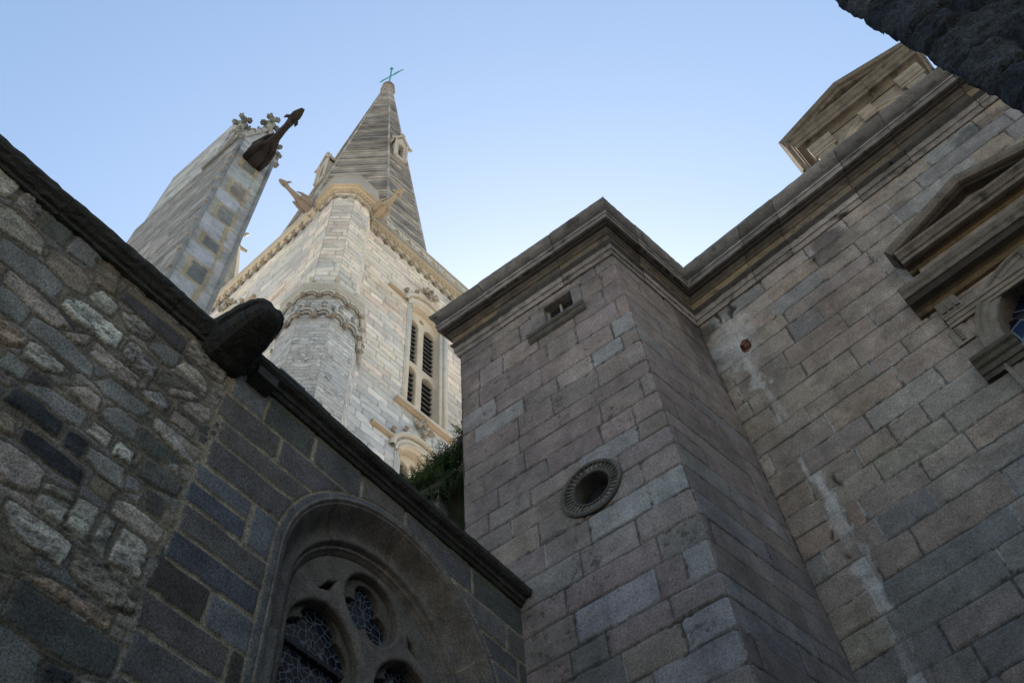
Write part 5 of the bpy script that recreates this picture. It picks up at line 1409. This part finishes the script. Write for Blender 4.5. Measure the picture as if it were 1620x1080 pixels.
# gabled top
PC_ = FPR.P(PWD / 2, 0, -.48); gtop = MB()
hz = 22.7; ap_ = 24.15
cs = {(i, j): FPR.P(PWD / 2 + i * PWD / 2, hz, -.48 + j * .48) for i in (-1, 1) for j in (-1, 1)}
A_ = [cs[(-1, 1)], cs[(1, 1)], cs[(1, -1)], cs[(-1, -1)]]
cgab = (0.47, 0.465, 0.46)
for k in range(4):
    p0, p1 = A_[k], A_[(k + 1) % 4]; mid = (p0 + p1) / 2; mid[2] = ap_; cen = PC_.copy(); cen[2] = ap_
    gtop.add([p0, p1, mid], [(0, 1, 2)], cgab); gtop.add([p0, mid, cen], [(0, 1, 2)], (.4, .4, .4)); gtop.add([p1, cen, mid], [(0, 1, 2)], (.4, .4, .4))
    nn = np.cross(p1 - p0, (0, 0, 1)); nn = nn / np.linalg.norm(nn)
    if np.dot(nn, mid - PC_) < 0: nn = -nn
    for (a, b) in ((p0, mid), (p1, mid)):
        gtop.tube([a + nn * .03, b + nn * .03], .06, 6, True, (0.38, 0.37, 0.35))
        for t in (.08, .36, .62, .84):
            q = a * (1 - t) + b * t + nn * .04 + np.array([0, 0, .09])
            leafball(gtop, q, .085, (0.30, 0.29, 0.27))
gtop.tube([FPL.P(PLN - .02, 22.66, .02), FPL.P(PLN - 1.2, 22.66, .02)], .05, 6, True, (.2, .2, .19))
gtop.build('gable', M_PIER, pier, False)
for k in range(4):
    p0, p1 = A_[k], A_[(k + 1) % 4]; mid = (p0 + p1) / 2; mid[2] = ap_
    f = MB(); f.tube([mid - np.array([0, 0, .1]), mid + np.array([0, 0, .22]), mid + np.array([0, 0, .5]), mid + np.array([0, 0, .75])], [.10, .08, .10, .05], 8, True, (0.33, 0.33, 0.28))
    for (h_, r_) in ((.32, .17), (.62, .14)):
        for q in range(4):
            a = R_(37 + 90 * q + (45 if h_ > .5 else 0)); leafball(f, mid + np.array([r_ * math.cos(a), r_ * math.sin(a), h_]), .085, (0.21, 0.22, 0.20))
    f.build('finial', M_PIER, pier, True)
beast('gargoyle', FPR.P(.47, 21.95, -.1), FPR.N, 1.75, M_PGARG, pier, 0.98, (1, 1, 1), -.05)

# ================================================================== GALLERY behind the chapel coping
FG = FA.shift(-1.0)
gal = thing('stone_gallery', 'dark mossy stone ledge on a pale post between the chapel coping and granite block', 'gallery', tuple(FG.P(-1.0, 0)))
gm = MB()
sweep(gm, [FG.P(-0.62, 0)[:2], FG.P(0.25, 0)[:2]], [FG.N[:2]] * 2, [(a_, b_ - .22) for a_, b_ in [(-1.2, 13.1), (0.0, 13.1), (0.02, 13.2), (0.10, 13.22), (0.12, 13.32), (0.20, 13.34), (0.22, 13.46), (0.30, 13.48), (0.32, 13.58), (-1.2, 13.66)]], seg=.2, nz=.006, block=1.2)
gm.build('ledge', M_COPING, gal)
gp_ = MB()
gp_.box(FG.P(-1.27, 8.0, -.05), FG.U * .21, FG.N * .22, (0, 0, 4.72), (0.20, 0.205, 0.21))
gp_.build('post', M_PIER, gal)
gb = MB()
gb.box(FG.P(-2.0, 6.0, -1.1), FG.U * 2.2, FG.N * .1, (0, 0, 6.75)); gb.box(FG.P(-1.75, 12.70, -1.1), FG.U * 2.0, FG.N * 1.22, (0, 0, .32)); gb.build('back_wall', M_COPING, gal)
gr_ = MB()
for k in range(5): gr_.box(FG.P(-.35, 11.2 + .3 * k, -.3 + .03 * k), FG.U * .5, FG.N * .12, (0, 0, .1), (0.25, 0.27, 0.30))
gr_.build('rail', M_LEADROOF, gal)

def tuft(name, pts, nbl, hgt, spread, mat, label, group, seed, droop=.5, leaf=.028):
    """a plant of many thin arching fronds with leaflets"""
    rs = random.Random(seed); m = MB()
    for i in range(nbl):
        b = np.array(rs.choice(pts)) + np.array([rs.uniform(-.05, .05), rs.uniform(-.05, .05), 0])
        a = rs.uniform(0, 2 * math.pi); h = hgt * rs.uniform(.45, 1.15); s = spread * rs.uniform(.3, 1.2)
        d = np.array([math.cos(a), math.sin(a), 0]); N = 9; prev = None
        for k in range(N):
            t = k / (N - 1); p = b + d * s * t + np.array([0, 0, h * (t - droop * t * t)])
            w_ = .006 * (1 - t) + .0015; sd_ = np.cross(d, (0, 0, 1)) * w_
            if prev is not None:
                m.add([prev - psd, prev + psd, p + sd_, p - sd_], [(0, 1, 2, 3)])
                L = leaf * (1 - .6 * t) * rs.uniform(.7, 1.3)
                for q in (-1, 1):
                    e = np.cross(d, (0, 0, 1)) * q * L * 1.6 + d * L * .8 + np.array([0, 0, rs.uniform(-.4, .5) * L])
                    f = d * L * .35 + np.array([0, 0, .2 * L])
                    m.add([p, p + e * .5 + f, p + e, p + e * .5 - f], [(0, 1, 2, 3)])
            prev = p; psd = sd_
    o = m.build(name, mat); o['label'] = label; o['category'] = 'plant'
    if group: o['group'] = group
    return o
gp2 = 'wild plants growing on the ledge'
tuft('fern', [FG.P(-1.6 + .06 * k, 13.05, .1 + .05 * (k % 4)) for k in range(10)], 230, .30, .30, M_FERN, 'bushy fern at the left end of the mossy ledge, against the tower window', gp2, 1)
tuft('fern', [FG.P(-1.1 + .06 * k, 13.12, .1 + .05 * (k % 4)) for k in range(9)], 260, .34, .36, M_FERN, 'trailing fern on the middle of the ledge, above the pale post', gp2, 2, .9)
tuft('fern', [FG.P(-.60 + .07 * k, 13.42, .12 + .05 * (k % 3)) for k in range(10)], 220, .30, .30, M_FERN, 'low fern on the ledge touching the granite block corner', gp2, 3, .7)
tuft('wall_plant', [FG.P(-.60 + .06 * k, 11.0 + .03 * k, .15 + .05 * (k % 4)) for k in range(9)], 260, .75, .38, M_IVY, 'dark green plant low in the recess behind the chapel coping', None, 4, .6, .035)

tuft('wall_plant', [FG.P(-1.6 + .13 * k, 12.72 - .03 * (k % 5), .1 + .04 * (k % 4)) for k in range(12)], 300, .18, .30, M_IVY, 'dark hanging plant under the ledge, around the head of the pale post', None, 5, 3.2, .035)
# ================================================================== ROUGH DARK BUILDING, top right
RC = 3.0 * np.array(hdg(57.0))
FRB = Frame(RC, hdg(118), hdg(208))
rb = thing('rough_stone_building', 'near wall of rough bluish dark stone overhanging the top right corner', 'building', tuple(RC))
m = MB()
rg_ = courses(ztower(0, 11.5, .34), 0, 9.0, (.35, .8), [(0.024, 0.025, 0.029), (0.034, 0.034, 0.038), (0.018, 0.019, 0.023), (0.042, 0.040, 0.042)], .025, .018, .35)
def edgeR(U, Z, H):
    H = H + 0.020 * fbm(U * 30, Z * 12, 306, 3) + 0.02 * fbm(U * 3.2, Z * 1.3, 300, 4) + 0.05 * np.maximum(0, fbm(U * 8, Z * 2.6, 301, 4)) + 0.02 * fbm(U * 22, Z * 9, 302, 3)
    w_ = np.clip(1 - U / .2, 0, 1) ** 2
    return U + w_ * (0.035 * fbm(Z * 1.6, Z * 0.0, 303, 4) + .016 * fbm(Z * 9, Z * 0 + 2, 304, 3)), H - .07 * w_
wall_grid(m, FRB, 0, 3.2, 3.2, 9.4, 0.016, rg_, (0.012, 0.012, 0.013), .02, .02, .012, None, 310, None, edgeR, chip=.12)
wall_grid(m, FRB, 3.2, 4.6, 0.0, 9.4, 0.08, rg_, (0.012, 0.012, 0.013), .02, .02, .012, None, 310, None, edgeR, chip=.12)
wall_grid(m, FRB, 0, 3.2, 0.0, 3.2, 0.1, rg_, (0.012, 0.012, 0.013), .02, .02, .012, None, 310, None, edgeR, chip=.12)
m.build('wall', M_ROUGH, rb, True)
m = MB(); F2 = Frame(RC + np.array(FRB.N) * -.10, hdg(62), hdg(-28))
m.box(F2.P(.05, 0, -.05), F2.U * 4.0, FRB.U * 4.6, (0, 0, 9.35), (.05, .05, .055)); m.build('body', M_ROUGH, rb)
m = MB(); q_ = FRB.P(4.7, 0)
m.box(q_, FRB.N * 9.5, FRB.U * 3.0, (0, 0, 6.2), (.1, .095, .09)); m.build('unseen_side_blocker', M_ROUGH, rb)  # unseen block added to keep sky light off the lower walls
m = MB(); m.box(q_ + FRB.N * 7.0, FRB.U * -10.5, FRB.N * 2.5, (0, 0, 4.0), (.1, .095, .09)); m.build('unseen_rear_blocker', M_ROUGH, rb)  # added out of view behind the camera to dim the alley
